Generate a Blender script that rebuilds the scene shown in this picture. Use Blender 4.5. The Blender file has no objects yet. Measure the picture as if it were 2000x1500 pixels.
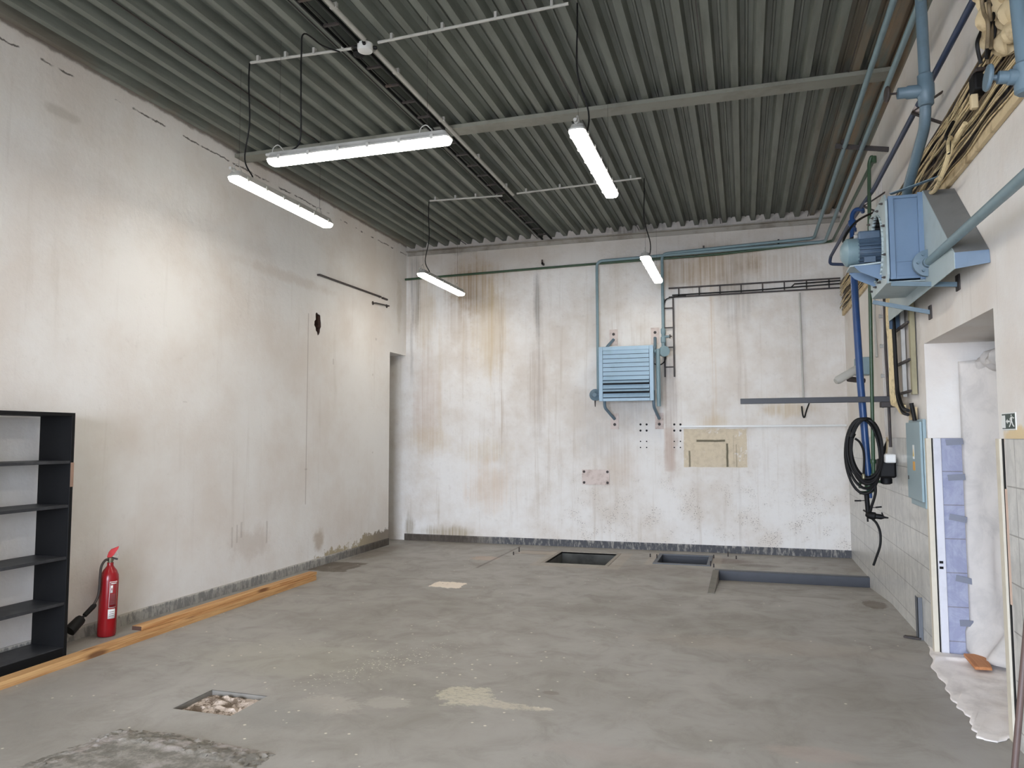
import bpy, math, random
from mathutils import Vector, Matrix
random.seed(7)
S = bpy.context.scene
COL = S.collection
# ------------------------------------------------------------------ camera
CR = Vector((0.95559137, 0.29468334, -0.00262132))
CU = Vector((0.02327028, -0.06658702, 0.99750923))
CF = Vector((-0.2937748, 0.95327221, 0.07048735))
CP = Vector((0, 0, 1.6)); FPX = 1470.0
cd = bpy.data.cameras.new('camera'); cam = bpy.data.objects.new('camera', cd); COL.objects.link(cam)
cd.sensor_width = 36; cd.lens = FPX/2000*36; cd.clip_start = .05
cam.matrix_world = Matrix(((CR.x, CU.x, -CF.x, CP.x), (CR.y, CU.y, -CF.y, CP.y), (CR.z, CU.z, -CF.z, CP.z), (0, 0, 0, 1)))
S.camera = cam
# ------------------------------------------------------------------ world, daylight, exposure
w = bpy.data.worlds.new('sky'); S.world = w; w.use_nodes = True
bg = w.node_tree.nodes['Background']; bg.inputs[0].default_value = (.74, .83, 1.0, 1); bg.inputs[1].default_value = 9.0
S.view_settings.view_transform = 'Standard'; S.view_settings.look = 'None'
S.view_settings.gamma = 1; S.view_settings.use_curve_mapping = False
S.view_settings.exposure = 2.0
LAMP_E = 8.8
XL, XR, YB, H = -5.13, 1.32, 10.91, 4.69
YR = -4.5
pl = bpy.data.lights.new('daylight_portal', 'AREA'); pl.shape = 'RECTANGLE'; pl.size = 4.6; pl.size_y = 2.9
pl.cycles.is_portal = True
po = bpy.data.objects.new('daylight_portal', pl); COL.objects.link(po)
po.location = (-1.9, YR-.1, 1.5); po.rotation_euler = (math.radians(90), 0, math.radians(0))

def U(ax, v, px, py):
    "the point of the plane coordinate[ax] = v that the photograph shows at px, py"
    d = CF + CR*((px-1000)/FPX) - CU*((py-750)/FPX)
    t = (v-CP[ax])/d[ax]
    return CP + d*t
# ------------------------------------------------------------------ helpers
def lin(c):
    c = c/255
    return c/12.92 if c <= .04045 else ((c+.055)/1.055)**2.4
def C(r, g, b, k=1.0): return (min(1, lin(r)*k), min(1, lin(g)*k), min(1, lin(b)*k), 1)

class N:
    "tiny node builder"
    def __init__(s, name):
        s.m = bpy.data.materials.new(name); s.m.use_nodes = True; s.t = s.m.node_tree
        s.b = s.t.nodes['Principled BSDF']
    def n(s, kind, **kw):
        x = s.t.nodes.new(kind)
        for k, v in kw.items(): setattr(x, k, v)
        return x
    def put(s, sock, v):
        if isinstance(v, bpy.types.NodeSocket): s.t.links.new(v, sock)
        elif v is not None:
            try: sock.default_value = v
            except Exception: sock.default_value = v[:3]
    def math(s, op, a, b=None, c=None, clamp=False):
        x = s.n('ShaderNodeMath', operation=op, use_clamp=clamp)
        s.put(x.inputs[0], a); s.put(x.inputs[1], b)
        if c is not None: s.put(x.inputs[2], c)
        return x.outputs[0]
    def pos(s):
        if not hasattr(s, '_p'): s._p = s.n('ShaderNodeNewGeometry').outputs['Position']
        return s._p
    def obj(s): return s.n('ShaderNodeTexCoord').outputs['Object']
    def map(s, v, loc=(0, 0, 0), sc=(1, 1, 1)):
        x = s.n('ShaderNodeMapping', vector_type='POINT'); s.put(x.inputs[0], v)
        x.inputs['Location'].default_value = loc; x.inputs['Scale'].default_value = sc
        return x.outputs[0]
    def noise(s, v, scale=5, detail=4, rough=.6, dist=0):
        x = s.n('ShaderNodeTexNoise'); s.put(x.inputs['Vector'], v); x.inputs['Scale'].default_value = scale
        x.inputs['Detail'].default_value = detail; x.inputs['Roughness'].default_value = rough
        x.inputs['Distortion'].default_value = dist
        return x.outputs[0]
    def vor(s, v, scale=5, feature='F1', out='Distance'):
        x = s.n('ShaderNodeTexVoronoi', feature=feature); s.put(x.inputs['Vector'], v); x.inputs['Scale'].default_value = scale
        return x.outputs[out]
    def rng(s, v, a, b, c=0, d=1, smooth=True):
        x = s.n('ShaderNodeMapRange', interpolation_type='SMOOTHSTEP' if smooth else 'LINEAR'); s.put(x.inputs[0], v)
        for i, q in enumerate((a, b, c, d)): x.inputs[i+1].default_value = q
        return x.outputs[0]
    def mix(s, f, a, b, mode='MIX'):
        x = s.n('ShaderNodeMix', data_type='RGBA', blend_type=mode); s.put(x.inputs[0], f)
        s.put(x.inputs[6], a); s.put(x.inputs[7], b)
        return x.outputs[2]
    def length(s, v):
        x = s.n('ShaderNodeVectorMath', operation='LENGTH'); s.put(x.inputs[0], v); return x.outputs['Value']
    def sep(s, v):
        x = s.n('ShaderNodeSeparateXYZ'); s.put(x.inputs[0], v); return x.outputs
    def fin(s, col, rough=.6, metal=0, bump=None, bs=.3, bd=.01, spec=.5):
        s.put(s.b.inputs['Base Color'], col); s.put(s.b.inputs['Roughness'], rough)
        s.put(s.b.inputs['Metallic'], metal); s.b.inputs['Specular IOR Level'].default_value = spec
        if bump is not None:
            x = s.n('ShaderNodeBump'); s.put(x.inputs['Height'], bump)
            x.inputs['Strength'].default_value = bs; x.inputs['Distance'].default_value = bd
            s.t.links.new(x.outputs[0], s.b.inputs['Normal'])
        return s.m

def paint(name, col, rough=.5, metal=0, dirt=None, amt=.35, scale=6, spec=.5, bs=.15):
    m = N(name); p = m.obj()
    a = m.noise(p, scale, 5, .65)
    dk = dirt or tuple(c*.55 for c in col[:3])+(1,)
    c = m.mix(m.math('MULTIPLY', m.rng(a, .45, .72), amt), col, dk)
    return m.fin(c, rough, metal, m.noise(p, scale*8, 3), bs, .002, spec)

def spots(m, col, axes, items, nz, k=.9, mod=None):
    "items: (u, v, ru, rv, colour, strength[, soft])"
    p = m.pos()
    for it in items:
        u, v, ru, rv, c, st = it[:6]; soft = it[6] if len(it) > 6 else .7
        sc = [0, 0, 0]; lo = [0, 0, 0]
        sc[axes[0]] = 1/ru; lo[axes[0]] = -u/ru; sc[axes[1]] = 1/rv; lo[axes[1]] = -v/rv
        d = m.length(m.map(p, tuple(lo), tuple(sc)))
        d = m.math('ADD', d, m.math('MULTIPLY', m.math('SUBTRACT', nz, .5), k*2))
        f = m.math('MULTIPLY', m.rng(d, 1+soft*.3, 1-soft*.7), st)
        if mod is not None: f = m.math('MULTIPLY', f, mod)
        col = m.mix(f, col, c)
    return col
def rect(m, axes, u0, u1, v0, v1, soft=.01, wob=None, sv=None):
    sv = sv or soft
    s = m.sep(m.pos()); a, b = s[axes[0]], s[axes[1]]
    if wob is not None:
        a = m.math('ADD', a, wob); b = m.math('ADD', b, wob)
    f = m.math('MULTIPLY', m.rng(a, u0-soft, u0+soft), m.rng(a, u1+soft, u1-soft))
    f = m.math('MULTIPLY', f, m.rng(b, v0-sv, v0+sv))
    return m.math('MULTIPLY', f, m.rng(b, v1+sv, v1-sv))

class MB:
    def __init__(s): s.v = []; s.f = []
    def add(s, vs, fs, M=None):
        o = len(s.v)
        s.v += [tuple(M @ Vector(v)) if M else tuple(v) for v in vs]
        s.f += [tuple(i+o for i in f) for f in fs]; return s
    def box(s, a, b, M=None):
        x0, y0, z0 = a; x1, y1, z1 = b
        vs = [(x, y, z) for z in (z0, z1) for y in (y0, y1) for x in (x0, x1)]
        return s.add(vs, [(0, 2, 3, 1), (4, 5, 7, 6), (0, 1, 5, 4), (2, 6, 7, 3), (0, 4, 6, 2), (1, 3, 7, 5)], M)
    def hexa(s, q, h):
        "q: four points; h: offset vector"
        q = [Vector(p) for p in q]; h = Vector(h)
        vs = q + [p+h for p in q]
        return s.add(vs, [(3, 2, 1, 0), (4, 5, 6, 7), (0, 1, 5, 4), (1, 2, 6, 5), (2, 3, 7, 6), (3, 0, 4, 7)])
    def bar(s, a, b, w, h, up=(0, 0, 1)):
        a = Vector(a); b = Vector(b); d = (b-a).normalized(); u = Vector(up)
        r = d.cross(u)
        if r.length < 1e-4: r = d.cross(Vector((1, 0, 0)))
        r.normalize(); u = r.cross(d)
        r = r*w/2; u = u*h/2
        vs = [a-r-u, a+r-u, a+r+u, a-r+u, b-r-u, b+r-u, b+r+u, b-r+u]
        return s.add(vs, [(0, 3, 2, 1), (4, 5, 6, 7), (0, 1, 5, 4), (1, 2, 6, 5), (2, 3, 7, 6), (3, 0, 4, 7)])
    def tube(s, pts, r, seg=10, caps=True):
        pts = [Vector(p) for p in pts]; n = len(pts); o = len(s.v)
        rr = r if isinstance(r, (list, tuple)) else [r]*n
        ref = None
        for i, p in enumerate(pts):
            d = (pts[min(i+1, n-1)]-pts[max(i-1, 0)]).normalized()
            if ref is None:
                ref = d.orthogonal().normalized()
            ref = (ref - d*ref.dot(d)).normalized(); q = d.cross(ref)
            for k in range(seg):
                a = 2*math.pi*k/seg
                s.v.append(tuple(p + (ref*math.cos(a)+q*math.sin(a))*rr[i]))
        for i in range(n-1):
            for k in range(seg):
                a = o+i*seg+k; b = o+i*seg+(k+1) % seg
                s.f.append((a, b, b+seg, a+seg))
        if caps:
            s.f.append(tuple(o+k for k in range(seg))[::-1]); s.f.append(tuple(o+(n-1)*seg+k for k in range(seg)))
        return s
    def lathe(s, a, d, prof, seg=24):
        "prof: list of (radius, distance along d)"
        a = Vector(a); d = Vector(d).normalized(); e = 1e-4
        o = len(s.v); ref = d.orthogonal().normalized(); q = d.cross(ref)
        for r, h in prof:
            for k in range(seg):
                an = 2*math.pi*k/seg
                s.v.append(tuple(a+d*h+(ref*math.cos(an)+q*math.sin(an))*max(r, e)))
        for i in range(len(prof)-1):
            for k in range(seg):
                u = o+i*seg+k; v = o+i*seg+(k+1) % seg
                s.f.append((u, v, v+seg, u+seg))
        s.f.append(tuple(o+k for k in range(seg))[::-1]); s.f.append(tuple(o+(len(prof)-1)*seg+k for k in range(seg)))
        return s
    def prism(s, poly, h):
        "poly: 3D outline, h: offset vector"
        p = [Vector(x) for x in poly]; h = Vector(h); n = len(p)
        vs = p+[x+h for x in p]
        return s.add(vs, [tuple(range(n))[::-1], tuple(range(n, 2*n))]+[(i, (i+1) % n, n+(i+1) % n, n+i) for i in range(n)])
    def grid(s, fn, nu, nv):
        o = len(s.v)
        for j in range(nv+1):
            for i in range(nu+1): s.v.append(tuple(fn(i/nu, j/nv)))
        for j in range(nv):
            for i in range(nu):
                a = o+j*(nu+1)+i; s.f.append((a, a+1, a+nu+2, a+nu+1))
        return s
    def build(s, name, mat, parent=None, bevel=0, smooth=True, label=None, solid=0, seg=2):
        off = wl(parent) if parent else Vector((0, 0, 0))
        me = bpy.data.meshes.new(name); me.from_pydata([tuple(Vector(v)-off) for v in s.v], [], s.f); me.validate()
        import bmesh
        bm = bmesh.new(); bm.from_mesh(me)
        if not solid: bmesh.ops.recalc_face_normals(bm, faces=bm.faces)
        bm.to_mesh(me); bm.free()
        if smooth:
            for p in me.polygons: p.use_smooth = True
            me.set_sharp_from_angle(angle=math.radians(38))
        me.materials.append(mat)
        o = bpy.data.objects.new(name, me); COL.objects.link(o)
        if parent: o.parent = parent
        if solid:
            md = o.modifiers.new('thickness', 'SOLIDIFY'); md.thickness = solid; md.offset = 0
        if bevel:
            b = o.modifiers.new('bevel', 'BEVEL'); b.width = bevel; b.segments = seg; b.limit_method = 'ANGLE'; b.angle_limit = math.radians(40)
        if label: o['label'] = label
        return o
def wl(o):
    v = Vector(o.location)
    while o.parent: o = o.parent; v += Vector(o.location)
    return v
def fillet(pts, r, n=5):
    pts = [Vector(p) for p in pts]; out = [pts[0]]
    for i in range(1, len(pts)-1):
        a, b, c = pts[i-1], pts[i], pts[i+1]
        d1 = (a-b); d2 = (c-b); k = min(r, d1.length*.45, d2.length*.45)
        p = b+d1.normalized()*k; q = b+d2.normalized()*k
        for j in range(n+1):
            t = j/n; out.append(p*(1-t)**2+b*2*t*(1-t)+q*t*t)
    out.append(pts[-1]); return out
def smoothpath(pts, n=8):
    pts = [Vector(p) for p in pts]; P = [pts[0]]+pts+[pts[-1]]; out = []
    for i in range(1, len(P)-2):
        for j in range(n):
            t = j/n; a, b, c, d = P[i-1:i+3]
            out.append(.5*((2*b)+(c-a)*t+(2*a-5*b+4*c-d)*t*t+(3*b-a-3*c+d)*t**3))
    out.append(pts[-1]); return out
def tag(o, label, cat, group=None, kind=None):
    o['label'] = label; o['category'] = cat
    if group: o['group'] = group
    if kind: o['kind'] = kind
    return o
def thing(name, label, cat, loc, group=None):
    o = bpy.data.objects.new(name, None); o.empty_display_size = .1; COL.objects.link(o); o.location = loc
    return tag(o, label, cat, group)
def struct(o): o['kind'] = 'structure'; return o
# ------------------------------------------------------------------ materials
WHITE = C(224, 221, 216)
BR = C(150, 122, 84); GR = C(118, 112, 106); DK = C(62, 54, 48); OC = C(192, 172, 138); PK = C(205, 185, 172)

def wall_back_mat():
    m = N('stained_white_plaster'); p = m.pos(); AX = (0, 2)
    n1 = m.noise(p, 1.6, 6, .62); n2 = m.noise(p, 14, 5, .7); st = m.noise(m.map(p, sc=(9, 9, .35)), 1.5, 5, .7)
    st2 = m.noise(m.map(p, sc=(30, 30, .5)), 1.2, 3, .6)
    c = m.mix(m.rng(n1, .35, .7), WHITE, C(208, 200, 190))
    c = m.mix(m.math('MULTIPLY', m.rng(st, .52, .8), .45), c, C(178, 164, 146))
    c = m.mix(m.math('MULTIPLY', m.rng(n2, .55, .8), .28), c, C(160, 150, 140))
    z = m.sep(p)[2]; x = m.sep(p)[0]
    # dirtier band under the deck and above the pipe
    c = m.mix(m.math('MULTIPLY', m.rng(z, 3.9, 4.5), .45), c, C(150, 140, 130))
    mixn = m.math('ADD', m.math('MULTIPLY', m.noise(p, 3.5, 7, .7), .6), m.math('MULTIPLY', st, .4))
    L = []
    def q(px, py, pw, ph, col, s, soft=.9):
        a = U(1, YB, px, py); t = (YB)/1.02/FPX*1.06
        L.append((a.x, a.z, pw*t, ph*t, col, s, soft))
    q(925, 560, 60, 60, BR, .75); q(890, 620, 30, 60, BR, .35); q(960, 640, 40, 110, OC, .6)
    q(830, 600, 25, 90, OC, .55); q(835, 780, 30, 110, C(185, 160, 140), .5); q(812, 560, 14, 90, GR, .55)
    q(1050, 600, 9, 80, GR, .6); q(1048, 760, 20, 110, C(170, 155, 140), .5); q(950, 880, 60, 25, OC, .4)
    q(960, 950, 55, 50, C(205, 182, 158), .5); q(840, 860, 50, 30, OC, .4)
    q(1390, 520, 90, 45, BR, .6); q(1330, 530, 50, 40, BR, .4); q(1520, 520, 60, 35, BR, .35); q(1440, 560, 40, 70, GR, .3)
    q(870, 1040, 60, 14, C(150, 135, 105), .8); q(800, 1030, 12, 30, C(130, 115, 85), .8)
    q(1240, 445, 60, 14, DK, .55); q(1400, 432, 40, 10, DK, .4); q(1520, 430, 40, 8, DK, .35); q(900, 490, 40, 8, GR, .5)
    q(1210, 900, 40, 50, C(190, 170, 150), .4); q(1310, 780, 16, 90, C(160, 145, 135), .65); q(1220, 800, 50, 35, C(165, 160, 155), .45)
    q(1540, 800, 50, 14, OC, .7); q(1390, 825, 28, 24, OC, .55); q(1310, 880, 12, 45, C(170, 150, 135), .7)
    q(1180, 860, 60, 40, C(185, 182, 178), .4)
    c = spots(m, c, AX, L, mixn, 1.3, m.rng(st2, .3, .68, .4, 1))
    # narrow trails
    def trail(px, y0, y1, w, col, s):
        nonlocal c
        a = U(1, YB, px, y0); b = U(1, YB, px, y1)
        wob = m.math('MULTIPLY', m.math('SUBTRACT', m.noise(m.map(p, sc=(1, 1, .6)), 3, 3), .5), .12)
        f = rect(m, AX, a.x-w/2, a.x+w/2, b.z, a.z, .03, wob, .3)
        c = m.mix(m.math('MULTIPLY', m.math('MULTIPLY', f, m.rng(st2, .38, .62)), s*.5), c, col)
    trail(978, 590, 860, .05, BR, .8); trail(960, 560, 830, .04, OC, .7); trail(1388, 570, 835, .06, C(190, 160, 120), .7)
    trail(1440, 540, 810, .03, C(150, 130, 115), .6); trail(806, 500, 740, .03, GR, .8); trail(815, 495, 640, .02, GR, .8)
    trail(1052, 540, 860, .03, GR, .35); trail(1442, 900, 1060, .04, C(150, 135, 120), .6); trail(1550, 900, 1070, .03, C(160, 150, 140), .5)
    trail(1655, 960, 1085, .02, C(170, 165, 165), .5); trail(860, 640, 850, .05, C(195, 175, 145), .6); trail(905, 500, 700, .04, OC, .5)
    # mould specks low right
    sp = m.vor(m.map(p, sc=(1, 1, 1.6)), 38); f = m.math('MULTIPLY', m.rng(sp, .30, .18), m.rng(m.noise(p, 3.2, 4, .7), .5, .6))
    f = m.math('MULTIPLY', f, m.rng(z, 1.5, .3)); f = m.math('MULTIPLY', f, m.rng(x, -3.4, -2.0))
    c = m.mix(m.math('MULTIPLY', f, .8), c, C(80, 72, 66))
    # bare beige rectangle where a panel hung
    a = U(1, YB, 1335, 838); b = U(1, YB, 1460, 913)
    wob = m.math('MULTIPLY', m.math('SUBTRACT', m.noise(p, 9, 4), .5), .03)
    f = m.math('MULTIPLY', rect(m, AX, a.x, b.x, b.z, a.z, .006, wob), m.rng(m.noise(p, 6, 5, .7), .64, .58))
    c = m.mix(m.math('MULTIPLY', f, .95), c, m.mix(m.rng(n2, .4, .7), C(206, 192, 166), C(190, 176, 152)))
    for (x0, y0, x1, y1, k) in ((1360, 859, 1416, 863, .95), (1345, 880, 1349, 912, .8), (1418, 866, 1423, 912, .95), (1432, 850, 1434, 912, .5), (1437, 868, 1440, 912, .5)):
        a = U(1, YB, x0, y0); b = U(1, YB, x1, y1)
        c = m.mix(m.math('MULTIPLY', rect(m, AX, a.x, b.x, b.z, a.z, .008, m.math('MULTIPLY', wob, .5)), k), c, C(95, 90, 74))
    a = U(1, YB, 1297, 835); b = U(1, YB, 1318, 920)
    c = m.mix(m.math('MULTIPLY', rect(m, AX, a.x, b.x, b.z, a.z, .02, wob), .5), c, C(190, 172, 160))
    # greyed ground plaster
    bump = m.math('ADD', m.math('MULTIPLY', n2, .5), n1)
    return m.fin(c, .85, 0, bump, .5, .02, .2)

def wall_left_mat():
    m = N('aged_white_plaster'); p = m.pos(); AX = (1, 2)
    n1 = m.noise(p, .9, 6, .6); n2 = m.noise(p, 12, 5, .7); st = m.noise(m.map(p, sc=(6, 6, .4)), 1.5, 4, .6)
    c = m.mix(m.rng(n1, .35, .7), WHITE, C(212, 204, 195))
    c = m.mix(m.math('MULTIPLY', m.rng(st, .56, .8), .25), c, C(180, 170, 158))
    c = m.mix(m.math('MULTIPLY', m.rng(n2, .58, .8), .16), c, C(160, 152, 145))
    L = []
    def q(px, py, pw, ph, col, s, soft=.9):
        a = U(0, XL, px, py); t = a.y/FPX
        L.append((a.y, a.z, pw*t*2.2, ph*t, col, s, soft))
    q(622, 1055, 9, 26, C(160, 140, 115), .6); q(490, 1060, 36, 35, C(196, 186, 176), .6)
    q(120, 220, 30, 14, C(185, 178, 168), .6)
    q(780, 600, 6, 60, C(190, 180, 165), .5); q(560, 540, 90, 14, C(205, 196, 186), .6)
    c = spots(m, c, AX, L, m.math('ADD', m.math('MULTIPLY', m.noise(p, 4.5, 7, .72), .8), m.math('MULTIPLY', st, .2)), 1.4)
    z = m.sep(p)[2]
    w2 = m.math('MULTIPLY', m.math('SUBTRACT', m.noise(p, 3, 7, .75), .5), .55)
    y_ = m.sep(p)[1]; top = m.rng(y_, 8.0, 10.3, .06, .26, False)
    f = m.math('MULTIPLY', m.rng(m.math('SUBTRACT', m.math('ADD', z, w2), top), .015, -.015), m.rng(y_, 7.9, 8.5))
    c = m.mix(m.math('MULTIPLY', f, .8), c, m.mix(m.rng(y_, 9.2, 10.2), C(150, 134, 96), C(96, 80, 58)))
    # ragged line just below the deck
    wob = m.math('MULTIPLY', m.math('SUBTRACT', m.noise(p, 4, 5, .7), .5), .09)
    f = m.math('MULTIPLY', rect(m, AX, 2, 10.9, H-.175, H-.16, .005, wob), m.rng(m.noise(p, 5, 2), .45, .52))
    c = m.mix(m.math('MULTIPLY', f, .85), c, C(70, 62, 56))
    c = m.mix(m.math('MULTIPLY', m.rng(m.math('ADD', z, wob), H-.06, H-.03), .7), c, C(120, 105, 92))
    # old cable chase
    a = U(0, XL, 603, 612); b = U(0, XL, 598, 985)
    c = m.mix(m.math('MULTIPLY', rect(m, AX, a.y-.012, a.y+.004, b.z, a.z, .005), .55), c, C(150, 138, 126))
    for (x0, y0, x1, y1) in ((650, 700, 652, 712), (733, 660, 736, 665), (727, 730, 729, 734), (357, 784, 366, 786), (595, 915, 600, 918), (727, 882, 729, 885), (462, 1025, 464, 1060), (470, 1020, 473, 1050), (452, 1030, 454, 1070), (520, 1018, 522, 1060)):
        a = U(0, XL, x0, y0); b = U(0, XL, x1, y1)
        c = m.mix(m.math('MULTIPLY', rect(m, AX, a.y, b.y, b.z, a.z, .006, m.math('MULTIPLY', wob, .2)), .28), c, C(130, 115, 105))
    return m.fin(c, .85, 0, m.math('ADD', n1, m.math('MULTIPLY', n2, .3)), .5, .025, .2)

def wall_right_mat():
    m = N('white_wall_paint'); p = m.pos(); AX = (1, 2)
    n1 = m.noise(p, 1.2, 6, .6); n2 = m.noise(p, 12, 5, .7); st = m.noise(m.map(p, sc=(7, 7, .3)), 1.5, 4, .6)
    c = m.mix(m.rng(n1, .35, .7), WHITE, C(214, 206, 197))
    c = m.mix(m.math('MULTIPLY', m.rng(st, .58, .8), .28), c, C(170, 160, 148))
    c = m.mix(m.math('MULTIPLY', m.rng(n2, .6, .8), .15), c, C(160, 152, 145))
    L = [(7.0, 2.3, .18, .55, C(175, 168, 160), .7, .9), (6.65, 2.4, .2, .5, C(170, 165, 158), .5, .9), (10.5, 3.4, .4, .4, C(190, 175, 160), .5, .9), (4.42, 1.6, .2, .05, C(215, 190, 140), .8, .5),
         (8.4, 2.6, .3, .9, C(205, 198, 190), .6, .9)]
    c = spots(m, c, AX, L, m.math('ADD', m.math('MULTIPLY', m.noise(p, 4.5, 7, .72), .8), m.math('MULTIPLY', st, .2)), 1.4)
    return m.fin(c, .8, 0, m.math('ADD', n1, m.math('MULTIPLY', n2, .3)), .45, .02, .25)

def tile_mat(name, a, b, u_axis, veins, z0=1.585, th=.248, tw=.33):
    m = N(name); p = m.pos(); s = m.sep(p)
    n1 = m.noise(p, 5, 7, .72, 1.5); n2 = m.noise(p, 26, 5, .7)
    c = m.mix(m.rng(n1, .38, .62), a, b)
    c = m.mix(m.math('MULTIPLY', m.rng(n2, .55, .75), .5), c, veins)
    st = m.noise(m.map(p, sc=(8, 8, .5)), 2, 4)
    c = m.mix(m.math('MULTIPLY', m.rng(st, .5, .75), .45), c, veins)
    u = m.math('FRACT', m.math('DIVIDE', m.math('ADD', s[u_axis], 20), tw)); v = m.math('FRACT', m.math('DIVIDE', m.math('SUBTRACT', z0+10*th, s[2]), th))
    g = m.math('MAXIMUM', m.rng(u, .985, .992), m.rng(v, .982, .99))
    g2 = m.math('MAXIMUM', m.rng(u, .015, .008), m.rng(v, .018, .01)); g = m.math('MAXIMUM', g, g2)
    c = m.mix(m.math('MULTIPLY', g, m.math('ADD', .35, m.math('MULTIPLY', n1, .6))), c, C(110, 104, 98))
    return m.fin(c, .3, 0, m.math('SUBTRACT', 1, g), .3, .003, .5)

def floor_mat():
    m = N('worn_grey_screed'); p = m.pos(); AX = (0, 1)
    n1 = m.noise(p, .55, 5, .6); n2 = m.noise(p, 3.2, 6, .68, .6); n3 = m.noise(p, 40, 3, .6)
    FA, FB = C(158, 154, 147), C(140, 135, 127)
    c = m.mix(m.rng(n1, .38, .65), FA, FB)
    c = m.mix(m.math('MULTIPLY', m.rng(n2, .45, .75), .5), c, C(126, 120, 111))
    c = m.mix(m.math('MULTIPLY', m.rng(m.noise(p, 2.1, 7, .75, 1.2), .58, .72), .35), c, C(172, 165, 155))
    c = m.mix(m.math('MULTIPLY', m.rng(m.noise(p, 7, 5, .7), .6, .75), .3), c, C(112, 106, 98))
    L = [
         (-2.45, 4.1, .22, .16, C(172, 166, 156), .6, .4), (-2.1, 4.25, .14, .1, C(172, 166, 156), .5, .4), (-2.6, 3.9, .3, .25, C(126, 124, 118), .45, .8),
         (-1.2, 4.7, .06, .04, C(120, 112, 104), .7, .4), (1.14, 8.0, .1, .22, C(104, 94, 82), .9, .15),          (-3.33, 9.57, .2, .17, C(176, 158, 142), .9, .12), (-4.95, 9.6, .2, .8, C(110, 100, 88), .6, .5),
         (-3.2, 4.9, .9, .5, C(160, 156, 140), .35, .9), (-.4, 10.2, .5, .25, C(104, 88, 76), .7, .5), (.1, 9.95, .3, .12, C(98, 88, 78), .6, .5), (-.9, 9.3, 1.2, .35, C(128, 120, 110), .5, .9),
         (.1, 6.2, 1.0, .25, C(160, 150, 138), .4, .6), (-.6, 3.9, .5, .12, C(160, 148, 140), .35, .5), (.3, 4.2, .25, .1, C(168, 152, 142), .45, .5), (-2.9, 3.35, .6, .3, C(134, 130, 122), .4, .9)]
    c = spots(m, c, AX, L, m.math('ADD', m.math('MULTIPLY', n2, .6), m.math('MULTIPLY', n3, .4)), 1.0)
    wb2 = m.math('MULTIPLY', m.math('SUBTRACT', m.noise(p, 5, 5, .7), .5), .2)
    c = m.mix(m.math('MULTIPLY', rect(m, AX, -5.2, -4.62, 8.1, 8.75, .015, wb2), .8), c, C(84, 72, 58))
    wb = m.math('MULTIPLY', m.math('SUBTRACT', m.noise(p, 11, 5, .7), .5), .16)
    c = m.mix(rect(m, AX, -3.30, -2.94, 7.60, 7.90, .004, wb), c, m.mix(m.rng(m.noise(p, 18, 4), .62, .7), C(232, 218, 200), C(130, 116, 98)))
    fl_n = m.rng(m.noise(m.map(p, sc=(14, 22, 1)), 1.6, 6, .75), .38, .52, .25, 1)
    c = spots(m, c, AX, [(-1.70, 4.50, .17, .17, C(190, 183, 162), .85, .2), (-1.44, 4.41, .24, .06, C(188, 180, 162), .8, .2), (-1.17, 4.42, .07, .02, C(200, 192, 176), .8, .2)], m.noise(p, 9, 6, .75), 1.3, fl_n)
    dk_ = m.rng(m.noise(m.map(p, sc=(2.2, 7, 1)), 2.2, 7, .78), .64, .70); c = m.mix(m.math('MULTIPLY', dk_, .45), c, C(104, 98, 90))
    lt_ = m.rng(m.noise(m.map(p, loc=(3, 7, 0), sc=(2.5, 6, 1)), 2.6, 7, .8), .66, .72); c = m.mix(m.math('MULTIPLY', lt_, .5), c, C(182, 175, 164))
    # paint specks: a dense drift plus a few anywhere
    def specks(scale, r, mask, k):
        nonlocal c
        v = m.vor(p, scale); cell = m.vor(p, scale, out='Color')
        f = m.math('MULTIPLY', m.rng(v, r, r*.6), mask(m.sep(cell)[0]))
        c = m.mix(m.math('MULTIPLY', f, k), c, C(225, 218, 200))
    drift = m.length(m.map(p, loc=(2.5/.42, -4.95/.42, 0), sc=(1/.42, 1/.42, 0)))
    # drift runs diagonally
    sx = m.sep(p); along = m.math('ADD', m.math('MULTIPLY', m.math('ADD', sx[0], 2.5), .42), m.math('MULTIPLY', m.math('SUBTRACT', sx[1], 4.95), .9))
    across = m.math('SUBTRACT', m.math('MULTIPLY', m.math('ADD', sx[0], 2.5), .9), m.math('MULTIPLY', m.math('SUBTRACT', sx[1], 4.95), .42))
    dd = m.math('SQRT', m.math('ADD', m.math('POWER', m.math('DIVIDE', along, .62), 2), m.math('POWER', m.math('DIVIDE', across, .17), 2)))
    specks(48, .3, lambda r: m.math('GREATER_THAN', r, m.rng(dd, .2, 1.6, .45, 1.02, False)), .8)
    big = m.length(m.map(p, loc=(2.3/1.6, -4.9/1.6, 0), sc=(1/1.6, 1/1.6, 0)))
    specks(24, .26, lambda r: m.math('GREATER_THAN', r, m.rng(big, .2, 1.0, .90, .99, False)), .8)
    specks(7, .07, lambda r: m.math('GREATER_THAN', r, .88), .9)
    # dark screed joint line
    wob = m.math('MULTIPLY', m.math('SUBTRACT', n2, .5), .02)
    c = m.mix(m.math('MULTIPLY', rect(m, AX, -3.2, -3.165, 8.85, 10.75, .01, wob), .7), c, C(96, 88, 80))
    for (x0, x1, y0, y1) in ((-3.12, -2.5, 10.36, 10.385), (-3.12, -2.5, 10.06, 10.085)):
        c = m.mix(m.math('MULTIPLY', rect(m, AX, x0, x1, y0, y1, .008, wob), .8), c, C(80, 72, 64))
    c = m.mix(m.math('MULTIPLY', rect(m, AX, -3.05, -2.5, 10.09, 10.355, .01, wob), .4), c, C(190, 172, 150))
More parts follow.
